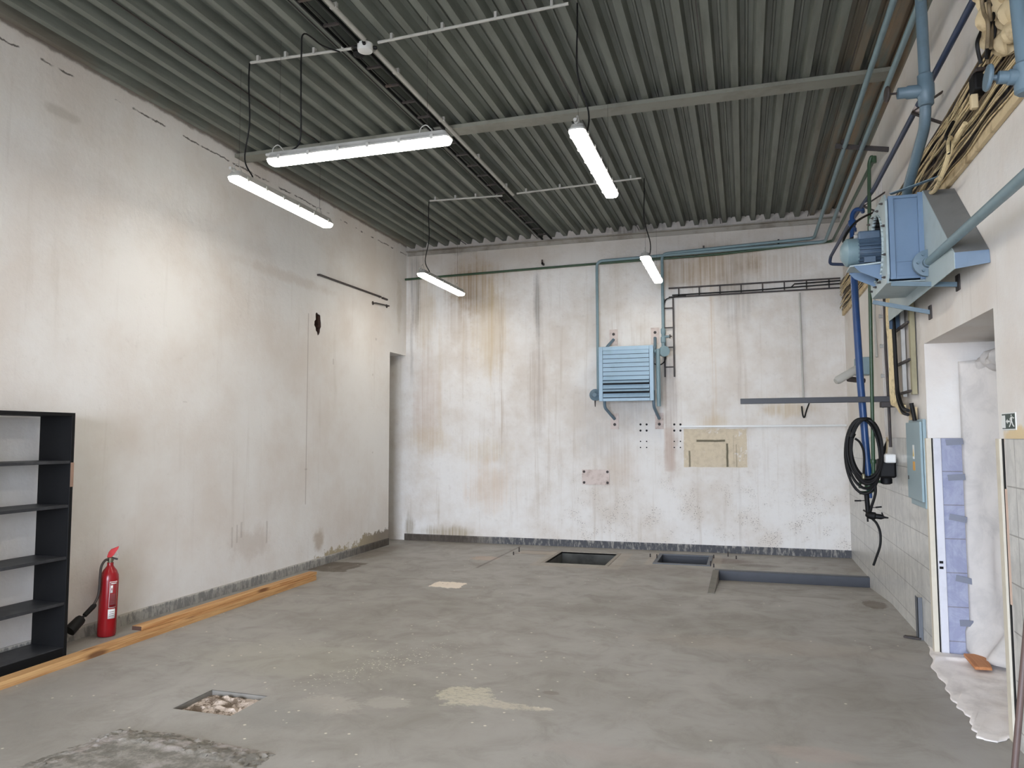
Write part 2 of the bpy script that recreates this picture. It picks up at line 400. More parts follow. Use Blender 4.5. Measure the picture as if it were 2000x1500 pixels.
    # lighter mortar around the two pits
    for (x0, x1, y0, y1) in ((-2.62, -1.5, 9.2, 10.5), (-1.25, -.32, 9.66, 10.66)):
        c = m.mix(m.math('MULTIPLY', rect(m, AX, x0, x1, y0, y1, .02, wob), .45), c, C(168, 156, 140))
    rough = m.rng(n2, .3, .7, .42, .62)
    return m.fin(c, rough, 0, m.math('ADD', m.math('MULTIPLY', n3, .3), n2), .35, .006, .4)

def deck_mat():
    m = N('grey_green_deck_sheet'); p = m.pos(); s = m.sep(p)
    n = m.noise(m.map(p, sc=(8, 1, 8)), 1.2, 5, .65)
    c = m.mix(m.rng(n, .4, .7), C(112, 116, 108), C(94, 97, 89))
    rust = m.math('MULTIPLY', m.rng(s[0], .55, 1.15), m.rng(m.noise(m.map(p, sc=(5, .6, 5)), 1.5, 5), .42, .58))
    c = m.mix(m.math('MULTIPLY', rust, .75), c, C(128, 106, 82))
    rust = m.math('MULTIPLY', m.rng(s[0], -4.85, -5.1), m.rng(m.noise(p, 1.5, 5), .4, .55))
    c = m.mix(m.math('MULTIPLY', rust, .6), c, C(110, 92, 76))
    return m.fin(c, .5, 0, n, .1, .003, .4)
M = dict(
    back=wall_back_mat(), left=wall_left_mat(), right=wall_right_mat(), floor=floor_mat(), deck=deck_mat(),
    tile=tile_mat('pale_marbled_tile', C(206, 204, 198), C(188, 187, 182), 1, C(140, 138, 134)),
    tile_blue=tile_mat('bluish_marbled_tile', C(160, 164, 184), C(144, 148, 172), 0, C(120, 124, 148), tw=.6),
    plain=paint('plain_white_plaster', C(214, 210, 206), .85, amt=.15, scale=2, spec=.2),
    steel=paint('painted_beam_steel', C(128, 128, 118), .5, dirt=C(90, 84, 74), amt=.5, scale=3),
    angle=paint('edge_angle_steel', C(150, 145, 136), .6, dirt=C(96, 84, 72), amt=.7, scale=3),
    black=paint('black_paint_and_shade', C(11, 11, 12), .6, dirt=C(26, 25, 25), amt=.2, spec=.25),
    rubber=paint('black_rubber', C(13, 12, 12), .6, amt=.1, spec=.3),
    dark_metal=paint('dark_rusty_metal', C(52, 46, 44), .6, dirt=C(90, 70, 58), amt=.5, scale=12),
    light_metal=paint('pale_grey_metal', C(176, 174, 168), .45, dirt=C(120, 116, 108), amt=.4),
    cyan=paint('pale_blue_pipe_paint', C(118, 140, 146), .45, dirt=C(104, 124, 128), amt=.5),
    cyan_dk=paint('grey_blue_pipe_paint', C(98, 118, 130), .45, dirt=C(80, 94, 102), amt=.5),
    unit=paint('fan_unit_blue_paint', C(108, 130, 154), .4, dirt=C(94, 116, 136), amt=.4, scale=3),
    unit_lt=paint('fan_plate_pale_paint', C(164, 178, 180), .45, dirt=C(130, 140, 140), amt=.4, scale=4),
    unit_grey=paint('hood_grey_sheet', C(112, 112, 110), .55, dirt=C(90, 90, 88), amt=.5, scale=3),
    motor=paint('motor_blue_grey', C(80, 98, 116), .4, dirt=C(70, 80, 92), amt=.5, scale=8),
    heater=paint('heater_light_blue', C(146, 172, 190), .4, dirt=C(126, 150, 160), amt=.4, scale=4),
    blue=paint('bright_blue_paint', C(34, 68, 116), .35, dirt=C(24, 48, 84), amt=.4, scale=5),
    navy=paint('dark_blue_paint', C(44, 58, 86), .45, dirt=C(38, 46, 66), amt=.4),
    green=paint('dark_green_paint', C(48, 74, 50), .4, dirt=C(36, 46, 34), amt=.5),
    grey_bar=paint('dark_grey_paint', C(46, 46, 49), .5, amt=.2),
    white_pvc=paint('white_plastic', C(214, 214, 210), .4, amt=.12),
    old_pvc=paint('grey_white_conduit', C(178, 176, 168), .5, amt=.3),
    cabinet=paint('cabinet_pale_blue', C(140, 160, 166), .4, dirt=C(136, 158, 164), amt=.4, scale=4),
    red=paint('red_enamel', C(146, 22, 28), .25, dirt=C(110, 20, 24), amt=.3, scale=3, bs=.03),
    red_dusty=paint('red_lever', C(206, 60, 62), .4, amt=.1),
    brass=paint('dull_brass', C(120, 116, 96), .4, .7),
    cream_cable=paint('cream_cable_sheath', C(214, 194, 150), .6, dirt=C(120, 102, 72), amt=.7, scale=14),
    brown_cable=paint('dirty_brown_sheath', C(120, 104, 78), .65, dirt=C(60, 50, 40), amt=.8, scale=12),
    foam=paint('yellowed_foam', C(206, 186, 148), .8, dirt=C(130, 106, 74), amt=.7, scale=10),
    pit=paint('dark_pit_concrete', C(84, 84, 80), .8, dirt=C(50, 50, 48), amt=.8, scale=4),
    pitblue=paint('blue_grey_steel', C(52, 55, 62), .5, dirt=C(42, 45, 50), amt=.5),
    kerb=paint('kerb_steel', C(90, 93, 98), .55, dirt=C(84, 84, 84), amt=.6),
    kerb_conc=paint('kerb_concrete', C(120, 116, 108), .8, amt=.4),
    patch_plate=paint('pinkish_plate', C(206, 192, 184), .8, dirt=C(140, 116, 100), amt=.6, scale=9),
    tape=paint('grey_tape', C(104, 108, 122), .5, amt=.15),
    rod=paint('brown_metal_rod', C(92, 74, 68), .5, amt=.4),
    off=paint('off_white_frame', C(206, 198, 180), .6, amt=.25),
    frame_white=paint('white_steel_frame', C(204, 204, 210), .5, amt=.25),
    pinkboard=paint('pinkish_filler_board', C(214, 188, 170), .8, amt=.2),
    yellow=paint('warning_yellow', C(222, 188, 70), .5, amt=.1), orange=paint('orange_sticker', C(214, 160, 74), .5, amt=.1),
    label=paint('white_label', C(224, 224, 220), .5, amt=.08), maroon=paint('label_red', C(140, 30, 36), .4, amt=.1),
    ink=paint('grey_ink', C(120, 96, 96), .6, amt=.1),
    signgreen=paint('sign_dark_green', C(38, 58, 50), .4, amt=.1), signwhite=paint('sign_white', C(226, 228, 224), .4, amt=.05),
    boardgrey=paint('shelf_board_grey_black', C(40, 41, 44), .5, dirt=C(90, 90, 92), amt=.3, scale=8),
)
def wood(name, a, b):
    m = N(name); p = m.obj()
    g = m.noise(m.map(p, sc=(26, .9, 26)), 1.6, 5, .65, .8); k = m.vor(m.map(p, sc=(5, 1.1, 5)), 1.3)
    c = m.mix(m.rng(g, .35, .68), a, b)
    c = m.mix(m.math('MULTIPLY', m.rng(k, .2, .08), .85), c, C(96, 58, 34))
    return m.fin(c, .65, 0, g, .2, .002, .3)
M['pine'] = wood('sawn_pine', C(206, 164, 112), C(168, 120, 74)); M['block'] = wood('orange_plywood', C(196, 138, 92), C(172, 112, 70))
def base_mat():
    m = N('peeling_grey_skirting_paint'); p = m.pos()
    n = m.noise(m.map(p, sc=(3, 3, 1)), 7, 6, .75); n2 = m.noise(m.map(p, sc=(9, 9, .8)), 4, 4, .7)
    c = m.mix(m.rng(n, .44, .56), C(128, 126, 122), C(162, 158, 150)); c = m.mix(m.math('MULTIPLY', m.rng(n2, .56, .68), .45), c, C(186, 180, 170)); zz = m.sep(p)[2]; c = m.mix(m.rng(m.math('ADD', zz, m.math('MULTIPLY', n, .09)), .125, .14), c, C(190, 184, 174))
    s = m.sep(p); d = m.math('MULTIPLY', m.rng(s[1], 8.2, 10), m.rng(s[0], -3.2, -4.2)); c = m.mix(m.math('MULTIPLY', d, .85), c, C(62, 52, 42))
    d = m.math('MULTIPLY', m.rng(s[1], 10.6, 10.8), m.rng(s[0], -3.9, -3.5)); c = m.mix(m.math('MULTIPLY', d, m.rng(n, .62, .48, .35, 1)), c, C(82, 83, 86))
    return m.fin(c, .8, 0, n, .8, .01, .2)
M['skirt'] = base_mat()
def emis():
    m = N('lit_diffuser'); m.b.inputs['Base Color'].default_value = (.9, .9, .9, 1)
    m.b.inputs['Emission Color'].default_value = (1.0, .945, .86, 1); m.b.inputs['Emission Strength'].default_value = LAMP_E
    return m.m
M['emit'] = emis()
def sheet_mat(name, a, b, dirt):
    m = N(name); p = m.pos(); n = m.noise(p, 5, 5, .65, .5)
    c = m.mix(m.rng(n, .4, .7), a, b); c = m.mix(m.math('MULTIPLY', m.rng(m.noise(p, 2.3, 5, .7), .55, .75), .6), c, dirt)
    return m.fin(c, .5, 0, m.noise(p, 30, 4, .7), .25, .004, .35)
M['sheet'] = sheet_mat('dusty_white_fleece', C(238, 232, 228), C(218, 212, 208), C(180, 172, 168))
M['film'] = sheet_mat('hanging_protective_film', C(206, 202, 198), C(190, 187, 184), C(166, 164, 162))
def rough_fill():
    m = N('rough_white_grout'); p = m.pos(); n = m.noise(p, 9, 7, .75)
    c = m.mix(m.rng(n, .42, .56), C(112, 98, 84), C(206, 190, 176)); return m.fin(c, .9, 0, n, 1, .02, .1)
M['fill'] = rough_fill()
def rubble():
    m = N('broken_screed'); p = m.pos(); n = m.noise(p, 12, 7, .75); n2 = m.noise(p, 3, 5, .6)
    c = m.mix(m.rng(n, .4, .62), C(116, 112, 104), C(146, 141, 132)); c = m.mix(m.rng(n2, .5, .62), c, C(158, 150, 144)); return m.fin(c, .9, 0, n, .8, .01, .2)
M['rubble'] = rubble()

# ------------------------------------------------------------------ structure: floor with pits, ramp and hatch
PIT1 = (-2.48, -1.70, 9.43, 10.41); PIT2 = (-1.10, -.49, 9.79, 10.51); RAMP = (-.33, XR, 8.1, 9.42); HAT = (-3.28, -2.87, 3.79, 4.14)
def floor_mesh():
    holes = [PIT1, PIT2, RAMP, HAT]
    xs = sorted({XL, XR+.9, XR, -6.4, *[h[0] for h in holes], *[h[1] for h in holes]}); ys = sorted({YR, YB+.05, *[h[2] for h in holes], *[h[3] for h in holes]})
    b = MB()
    for i in range(len(xs)-1):
        for j in range(len(ys)-1):
            cx = (xs[i]+xs[i+1])/2; cy = (ys[j]+ys[j+1])/2
            if any(h[0] < cx < h[1] and h[2] < cy < h[3] for h in holes): continue
            if cx < XL or cx > XR:
                pass
            b.add([(xs[i], ys[j], 0), (xs[i+1], ys[j], 0), (xs[i+1], ys[j+1], 0), (xs[i], ys[j+1], 0)], [(0, 1, 2, 3)])
    # ramp sinking to the rear
    x0, x1, y0, y1 = RAMP; d = .10
    b.add([(x0, y0, 0), (x1, y0, 0), (x1, y1, -d), (x0, y1, -d)], [(0, 1, 2, 3)])
    b.add([(x0, y0, 0), (x0, y1, -d), (x0, y1, 0)], [(0, 1, 2)]); b.add([(x1, y0, 0), (x1, y1, -d), (x1, y1, 0)], [(0, 2, 1)])
    b.add([(x0, y1, -d), (x1, y1, -d), (x1, y1, 0), (x0, y1, 0)], [(0, 1, 2, 3)])
    return b
fl = struct(floor_mesh().build('floor', M['floor'], smooth=False))
def pit(b, h, d, t=.03):
    x0, x1, y0, y1 = h
    b.box((x0-t, y0-t, -d-t), (x1+t, y1+t, -d))
    b.box((x0-t, y0-t, -d), (x0, y1+t, -.004)); b.box((x1, y0-t, -d), (x1+t, y1+t, -.004))
    b.box((x0, y0-t, -d), (x1, y0, -.004)); b.box((x0, y1, -d), (x1, y1+t, -.004)); return b
pit(MB(), PIT1, 1.1).build('pit_lining', M['pit'], fl); pit(MB(), HAT, .035).build('hatch_recess', M['kerb_conc'], fl)
def ring(b, h, w, z0, z1):
    x0, x1, y0, y1 = h
    b.box((x0-w, y0-w, z0), (x1+w, y0, z1)); b.box((x0-w, y1, z0), (x1+w, y1+w, z1)); b.box((x0-w, y0, z0), (x0, y1, z1)); b.box((x1, y0, z0), (x1+w, y1, z1)); return b
t = thing('floor_hatch_frame', 'shallow blue-grey steel-lined pit frame in the floor right of the deep open pit', 'pit frame', (-.8, 10.1, 0))
pit(MB(), PIT2, .22).build('lining', M['pitblue'], t); ring(MB(), PIT2, .05, -.01, .012).build('rim', M['kerb'], t, .003)
ring(MB(), PIT1, .045, -.02, .005).build('pit_rim', paint('pale_mortar', C(150, 143, 132), .8), fl)
x0, x1, y0, y1 = HAT
MB().grid(lambda u, v: (x0+u*(x1-x0), y0+v*(y1-y0), -.035+.03*random.random()*(1 if .1 < u < .9 and .1 < v < .9 else .2)), 16, 14).build('hatch_grout', M['fill'], fl)
# kerb of the ramp
t = thing('ramp_kerb', 'dark steel-edged kerb forming an L round the sunken ramp by the right wall', 'kerb', (.5, 9.42, 0))
MB().box((RAMP[0], 9.40, -.10), (XR-.005, 9.44, .012)).build('rear_edge', M['pitblue'], t, .002)
MB().box((RAMP[0]-.05, 9.44, -.02), (XR-.005, 9.50, .014)).build('rear_coping', M['kerb'], t, .003)
MB().add([(-.40, 8.08, -.01), (-.33, 8.08, -.01), (-.33, 9.44, -.1), (-.40, 9.44, -.02), (-.40, 8.08, .006), (-.33, 8.08, .006), (-.33, 9.44, .014), (-.40, 9.44, .014)],
         [(0, 3, 2, 1), (4, 5, 6, 7), (0, 1, 5, 4), (1, 2, 6, 5), (2, 3, 7, 6), (3, 0, 4, 7)]).build('side_edge', M['kerb_conc'], t, .002)
# broken screed patch at the front
def rub(u, v):
    x = -3.35+1.08*u; y = 2.75+.76*v
    e = min(u, 1-u, 1-v)*5; z = .022*min(1, max(0, e+random.uniform(-.25, .25)))
    z += (.012*random.random() if .72 < v < .95 or u > .82 else .004*random.random()) if e > .2 else 0
    return (x+random.uniform(-.01, .01)+.18*(1-v)*-1*(u < .5), y-.12*abs(u-.35), z-.008)
MB().grid(rub, 70, 44).build('broken_screed_patch', M['rubble'], fl)

# walls
DW0, DW1, DH = 10.34, YB, 2.90     # passage in the left wall
b = MB()
b.box((XL-.3, YR, 0), (XL, DW0, H+.2)); b.box((XL-.3, DW0, DH), (XL, YB, H+.2))
struct(b.build('wall_left', M['left'], smooth=False))
struct(MB().box((-6.6, YB, -.1), (XR+1.3, YB+.3, H+.2)).build('wall_back', M['back'], smooth=False))
b = MB(); b.box((-6.6, 8.6, 0), (-6.3, YB, 3.4)); b.box((-6.6, 8.3, 0), (XL-.3, 8.6, 3.4)); b.box((-6.6, 8.3, 3.2), (XL-.3, YB, 3.4))
struct(b.build('wall_passage', M['plain'], smooth=False))
OY0, OY1, OZ = 4.69, 6.36, 2.30    # doorway in the right wall
WT = .95
b = MB()
b.box((XR, YR, -.12), (XR+WT, OY0, H+.2)); b.box((XR, OY0, OZ), (XR+WT, OY1, H+.2)); b.box((XR, OY1, -.12), (XR+WT, YB, H+.2))
wr = struct(b.build('wall_right', M['right'], smooth=False))
struct(MB().box((XR+WT, OY0-.3, -.1), (XR+WT+.1, OY1+.3, 2.6)).build('wall_recess', M['plain'], smooth=False))
# rear wall with the gateway the daylight enters by
b = MB(); b.box((XL-.3, YR-.3, 0), (-4.2, YR, H+.2)); b.box((.4, YR-.3, 0), (XR+.5, YR, H+.2)); b.box((-4.2, YR-.3, 3.0), (.4, YR, H+.2))
struct(b.build('wall_rear', M['plain'], smooth=False))
struct(MB().add([(-14, -20, -.01), (9, -20, -.01), (9, YR, -.01), (-14, YR, -.01)], [(0, 1, 2, 3)]).build('floor_outside', M['kerb_conc'], smooth=False))
# tiled dado on right wall and on the doorway's far reveal
TZ = 1.585
b = MB(); b.box((XR-.012, OY1+.05, -.1), (XR, YB, TZ)); b.box((XR-.012, YR, 0), (XR, OY0-.13, TZ))
struct(b.build('trim_1', M['tile'], smooth=False))
struct(MB().box((XR+.08, OY1-.012, 0), (XR+WT-.001, OY1-.0005, TZ)).build('trim_2', M['tile_blue'], smooth=False))
# ceiling deck
def deck():
    b = MB(); pitch = .1925; y0, y1 = YR, YB; zb, zt = 4.625, 4.70
    prof = []; x = XL-.3
    while x < XR+.3:
        prof += [(x, zb), (x+.058, zb), (x+.078, zt), (x+.112, zt), (x+.118, zt-.012), (x+.132, zt-.012), (x+.138, zt), (x+.172, zt)]
        x += pitch
    n = len(prof)
    vs = [(p[0], y0, p[1]) for p in prof]+[(p[0], y1, p[1]) for p in prof]
    b.add(vs, [(i, i+1, n+i+1, n+i) for i in range(n-1)]); return b
cl = struct(deck().build('ceiling', M['deck'], smooth=False))
MB().box((XL-.3, YR-.3, 4.78), (XR+.5, YB+.3, 4.86)).build('roof_slab', M['deck'], cl)
b = MB()
for x in (-4.11, -2.95, -1.41, -.255, .9): b.box((x-.004, YR, 4.618), (x+.002, YB, 4.626))
b.build('sheet_lap', M['dark_metal'], cl)
# cross beam and wall-edge angles
b = MB(); b.box((XL, 6.62, 4.585), (XR-.09, 6.80, 4.623))
struct(b.build('trim_3', M['steel'], bevel=.002))
b = MB(); b.box((XL+.02, YB-.07, 4.56), (XR-.02, YB-.001, 4.575)); b.box((XL+.02, YB-.014, 4.50), (XR-.02, YB-.001, 4.56))
struct(b.build('trim_4', M['angle'], bevel=.002))
# skirtings
struct(MB().box((XL, YR, 0), (XL+.012, DW0, .10)).build('baseboard_left', M['skirt'], smooth=False))
struct(MB().box((XL, YB-.012, 0), (XR-.012, YB, .10)).build('baseboard_back', M['skirt'], smooth=False))

# ------------------------------------------------------------------ LED lamps
def stadium(w, l, n=8, corner=.6):
    "rounded-end outline, half-width w, half-length l"
    pts = []
    for sx, sy, a0 in ((1, 1, 0), (-1, 1, 90), (-1, -1, 180), (1, -1, 270)):
        r = w*corner
        for k in range(n+1):
            a = math.radians(a0+90*k/n)
            pts.append((sx*(w-r)+r*math.cos(a), sy*(l-r)+r*math.sin(a)))
    return pts
def loft(secs):
    b = MB(); n = len(secs[0][0]); vs = []
    for pts, z in secs: vs += [(p[0], p[1], z) for p in pts]
    fs = [tuple(range(n))[::-1], tuple(range((len(secs)-1)*n, len(secs)*n))]
    for s_ in range(len(secs)-1):
        fs += [(s_*n+i, s_*n+(i+1) % n, (s_+1)*n+(i+1) % n, (s_+1)*n+i) for i in range(n)]
    b.add(vs, fs); return b
def make_lamp():
    t = thing('led_batten_lamp', '', 'lamp', (0, 0, 0))
    L = .74
    loft([(stadium(.030, L-.035), -.034), (stadium(.048, L-.012), -.030), (stadium(.056, L-.002), -.012), (stadium(.056, L), 0)]).build('diffuser', M['emit'], t)
    loft([(stadium(.060, L+.004), 0), (stadium(.060, L+.004), .012), (stadium(.050, L-.006), .020), (stadium(.042, L-.03), .052)]).build('housing', M['light_metal'], t)
    for y in (-.62, -.37, -.12, .12, .37, .62):
        for s_ in (-1, 1): MB().box((s_*.064-.004, y-.012, -.012), (s_*.064+.004, y+.012, .022)).build('clip', M['light_metal'], t, .002)
    for y in (-.66, .56):
        MB().tube(smoothpath([(0, y-.06, .05), (0, y-.05, .10), (0, y-.01, .12), (0, y+.03, .085), (0, y+.05, .05)]), .0035, 6).build('hanger_hook', M['light_metal'], t)
        MB().tube([(0, y, .11), (0, y, .98)], .0012, 5).build('suspension_wire', M['dark_metal'], t)
    MB().lathe((0, -L+.03, .055), (0, 1, 0), [(.012, -.06), (.012, -.03), (.016, -.03), (.016, 0)], 10).build('cable_gland', M['light_metal'], t)
    return t
def copy_tree(o, parent=None):
    c = o.copy(); COL.objects.link(c); c.parent = parent
    for ch in list(o.children): copy_tree(ch, c)
    return c
proto = make_lamp(); kids0 = list(proto.children)
LZ = 3.70
def midz(dx): return 0
lamps = [
    ((-3.885, 5.73), 0, 'suspended LED batten lamp nearest the left wall, running toward the back', ((483, 128), None)),
    ((-2.67, 4.81), -90, 'suspended LED batten lamp hung crosswise, the long one at upper left'),
    ((-1.053, 5.655), 0, 'suspended LED batten lamp in front of the ceiling beam, right of centre'),
    ((-3.92, 9.49), 0, 'small far suspended LED batten lamp near the back left corner'),
    ((-1.065, 9.46), 0, 'small far suspended LED batten lamp above the blue wall heater'),
    ((-3.9, 1.9), 0, 'unseen suspended LED batten lamp added for brightness, ahead of the gateway on the left'), ((-1.05, 1.9), 0, 'unseen suspended LED batten lamp added for brightness, ahead of the gateway on the right'),
    ((-3.9, -1.6), 0, 'unseen suspended LED batten lamp added for brightness, just inside the gateway on the left'), ((-1.05, -1.6), 0, 'unseen suspended LED batten lamp added for brightness, just inside the gateway on the right')]  # last four lamps are unseen, added behind the camera to raise overall brightness
roots = [proto]+[copy_tree(proto) for _ in lamps[1:]]
for o, l in zip(roots, lamps):
    o.location = (l[0][0], l[0][1], LZ); o.rotation_euler.z = math.radians(l[1]); o['label'] = l[2]; o['group'] = 'suspended LED lamps'
def lamp_cord(root, pts, rz=0):
    b = MB().tube(smoothpath(pts, 6), .006, 8); o = b.build('power_cord', M['rubber'])
    inv = Matrix.Translation(Vector(root.location)) @ Matrix.Rotation(root.rotation_euler.z, 4, 'Z')
    inv = inv.inverted()
    o.data.transform(inv); o.parent = root
CZ = 4.575
for i, (cx, cy) in {0: (-3.70, 4.93), 2: (-1.03, 4.89), 3: (-3.75, 8.62), 4: (-1.04, 8.57)}.items():
    bx, by = lamps[i][0]
    lamp_cord(roots[i], [(cx, cy, CZ), (cx-.01*random.random(), cy, 4.4), (cx-.01, cy+.03, 4.1), (bx+.07, cy+.12, 3.85), (bx+.03, by-.52, LZ+.06), (bx, by-.56, LZ+.052)])
lamp_cord(roots[1], [(-2.90, 4.95, CZ-.02), (-3.0, 4.86, CZ), (-3.07, 4.72, CZ+.03), (-3.09, 4.72, 4.45), (-3.10, 4.74, 4.1), (-3.12, 4.77, LZ+.12), (-3.22, 4.8, LZ+.06), (-3.34, 4.81, LZ+.055)])

# ceiling cable ladder, conduits, junction box
t = thing('ceiling_cable_ladder', 'dark metal cable ladder running the length of the ceiling beside a white conduit', 'cable ladder', (-2.79, 3, 4.58))
for x in (-2.86, -2.72): MB().box((x-.006, YR+.1, 4.575), (x+.006, YB-.02, 4.605)).build('rail', M['black'], t)
y = 2.0
while y < YB-.1:
    MB().box((-2.86, y-.012, 4.578), (-2.72, y+.012, 4.592)).build('rung', M['dark_metal'], t); y += .33
random.seed(3)
for x in (-2.83,):
    MB().tube([(x+.012*math.sin(k*1.7), YR+.2+k*.45, 4.60) for k in range(34)], .005, 6).build('ladder_cable', M['rubber'], t)
def clipc(b, p, r): b.box((p[0]-r*1.5, p[1]-.012, p[2]-r*.3), (p[0]+r*1.5, p[1]+.012, p[2]+r*1.9))
t = thing('ceiling_conduit', 'long straight white conduit pipe fixed alongside the ceiling cable ladder', 'conduit', (-2.655, 6, 4.58))
MB().tube([(-2.655, YR+.1, 4.578), (-2.655, 4.88, 4.578)], .018).build('pipe', M['old_pvc'], t)
MB().tube([(-2.655, 5.04, 4.578), (-2.655, 8.68, 4.578)], .018).build('pipe', M['old_pvc'], t)
for k in range(8):
    b = MB(); clipc(b, (-2.655, 1.5+k*.98, 4.575), .018); b.build('saddle_clip', M['light_metal'], t)
def branch(a, c, lab):
    t = thing('branch_conduit', lab, 'conduit', a, 'branch conduits under the ceiling')
    MB().tube([a, c], .011, 8).build('pipe', M['old_pvc'], t)
    a = Vector(a); c = Vector(c)
    for k in (.08, .36, .64, .92):
        p = a+(c-a)*k; MB().box((p.x-.01, p.y-.016, p.z-.004), (p.x+.01, p.y+.016, p.z+.045)).build('saddle_clip', M['light_metal'], t)
branch((-3.69, 4.93, 4.58), (-2.80, 4.95, 4.565), 'thin white conduit branching left from the round junction box')
branch((-2.58, 4.955, 4.58), (-1.09, 4.885, 4.58), 'thin white conduit branching right from the round junction box')
branch((-3.73, 8.60, 4.58), (-2.78, 8.64, 4.565), 'far thin white conduit left of the ceiling ladder')
branch((-2.60, 8.66, 4.58), (-1.07, 8.56, 4.58), 'far thin white conduit right of the ceiling ladder')
t = thing('junction_box', 'round white junction box where ceiling conduits meet the cable ladder', 'junction box', (-2.69, 4.96, 4.53))
MB().lathe((-2.69, 4.96, 4.525), (0, 0, 1), [(.035, 0), (.055, .006), (.06, .02), (.06, .06)]).build('body', M['white_pvc'], t)
for a in (20, 110, 200, 290):
    d = Vector((math.cos(math.radians(a)), math.sin(math.radians(a)), 0)); MB().lathe(Vector((-2.69, 4.96, 4.56))+d*.055, d, [(.014, 0), (.014, .03), (.009, .035)], 8).build('gland', M['rubber'], t)
tag(MB().lathe((-2.78, 5.02, 4.53), (0, .2, 1), [(.02, 0), (.045, .02), (.045, .05), (.01, .06)], 12).build('cable_coil', M['rubber']), 'small dark coil of cable behind the round junction box', 'cable')

# ------------------------------------------------------------------ back wall pipework and heater
py_ = YB-.10
t = thing('green_wall_pipe', 'thin dark green pipe along the top of the back wall, turning onto the right wall', 'pipe', (-2, py_, 4.2))
gp = [(-5.12, py_+.03, 4.115), U(1, py_+.03, 1165, 515), U(1, py_+.03, 1400, 497), U(1, py_+.03, 1626, 471)]
gtop = Vector((1.16, 7.47, 4.0)); g0 = U(1, py_+.03, 1626, 471)
MB().tube(fillet(gp+[(1.19, 7.42, 4.13)], .06), .017).build('pipe', M['green'], t)
for px in (1062, 1375, 1520):
    b = MB(); q = U(1, YB, px, 515-(px-1062)*.085); b.box((q.x-.012, YB-.1, q.z-.03), (q.x+.012, YB, q.z)); b.box((q.x-.012, YB-.1, q.z-.03), (q.x+.012, YB-.085, q.z+.04))
    b.build('wall_bracket', M['dark_metal'], t)
t = thing('green_drop_pipe', 'vertical dark green pipe dropping beside the bright blue pipe', 'pipe', (1.16, 7.5, 1.2))
MB().tube(fillet([(1.19, 7.42, 4.13), (1.17, 7.40, 4.16), (1.15, 7.42, 4.1), (1.12, 7.42, 3.0), (1.12, 7.62, 1.10), (1.05, 7.64, 1.08), (1.0, 7.64, 1.08)], .04), .0165).build('pipe', M['green'], t)
MB().lathe((1.19, 7.42, 4.14), (0, 0, -1), [(.02, -.02), (.024, -.02), (.024, .04), (.02, .04)], 12).build('elbow_collar', M['green'], t)
for z in (1.35, 1.22): MB().lathe((1.12, 7.6, z), (0, 0, 1), [(.022, 0), (.026, .01), (.026, .03), (.022, .04)], 10).build('coupling', M['green'], t)
ZA = 4.29
def corner_pipe(name, lab, top, cor, cz, dropx, dropz, bendz):
    t = thing(name, lab, 'pipe', (dropx, py_, dropz))
    MB().tube(fillet([top, (cor, py_, cz), (dropx, py_, bendz), (dropx, py_, dropz)], .09, 7), .021, 12).build('pipe', M['cyan'], t)
    return t
ta = corner_pipe('blue_heating_pipe', 'pale blue pipe under the deck that drops to the right side of the wall heater', (.935, YR+.1, 4.36), .963, 4.285, -1.075, 3.10, 4.22)
tb = corner_pipe('blue_heating_pipe', 'pale blue pipe nearest the right wall that drops to the left side of the heater', (1.09, YR+.1, 4.36), 1.10, 4.225, -2.02, 2.25, 4.18)
for o in (ta, tb): o['group'] = 'heating pipes to the wall heater'
t = thing('pipe_hanger_bracket', 'rusty flat steel bracket holding the pale blue pipes off the right wall', 'bracket', (1.1, 7.6, 4.3))
MB().bar((.88, 7.5, 4.325), (XR, 7.42, 4.21), .012, .045).build('arm', M['dark_metal'], t)
for x in (.95, 1.1): MB().lathe((x, 7.47, 4.345-(x-.95)*.25), (0, 1, 0), [(.024, -.01), (.028, -.01), (.028, .015), (.024, .015)], 12).build('pipe_clamp', M['dark_metal'], t)
# heater
hx0, hx1 = -1.95, -1.185; hz0, hz1 = 2.10, 2.87; hy = 10.50
t = thing('wall_heater', 'pale blue louvred air heater held off the back wall on bent tubular legs', 'heater', ((hx0+hx1)/2, 10.6, hz0))
MB().box((hx0+.01, hy+.012, hz0+.01), (hx1-.01, hy+.27, hz1-.01)).build('casing', M['heater'], t, .01)
b = MB(); w_ = .055
b.box((hx0, hy-.01, hz0), (hx0+w_, hy+.012, hz1)); b.box((hx1-w_, hy-.01, hz0), (hx1, hy+.012, hz1)); b.box((hx0+w_, hy-.01, hz1-w_), (hx1-w_, hy+.012, hz1)); b.box((hx0+w_, hy-.01, hz0), (hx1-w_, hy+.012, hz0+w_*.8))
b.build('front_frame', M['heater'], t, .004)
MB().box((hx0+w_, hy+.002, hz0+.04), (hx1-w_, hy+.012, hz1-.05)).build('inner_shadow_panel', M['black'], t)
ns = 11; sh = (hz1-hz0-.10)/ns
for k in range(ns):
    zt = hz1-.053-k*sh
    tilt = {7: .045, 9: .05, 6: .02, 8: .025, 10: .02}.get(k, .006)
    lift = {7: .018, 9: .02}.get(k, 0)
    MB().hexa([(hx0+w_+.004, hy-.004, zt), (hx1-w_-.004, hy-.004, zt), (hx1-w_-.004, hy-.004-tilt, zt-sh+.006+lift), (hx0+w_+.004, hy-.004-tilt, zt-sh+.006+lift)], (0, .003, 0)).build('louvre_slat', M['heater'], t, smooth=False)
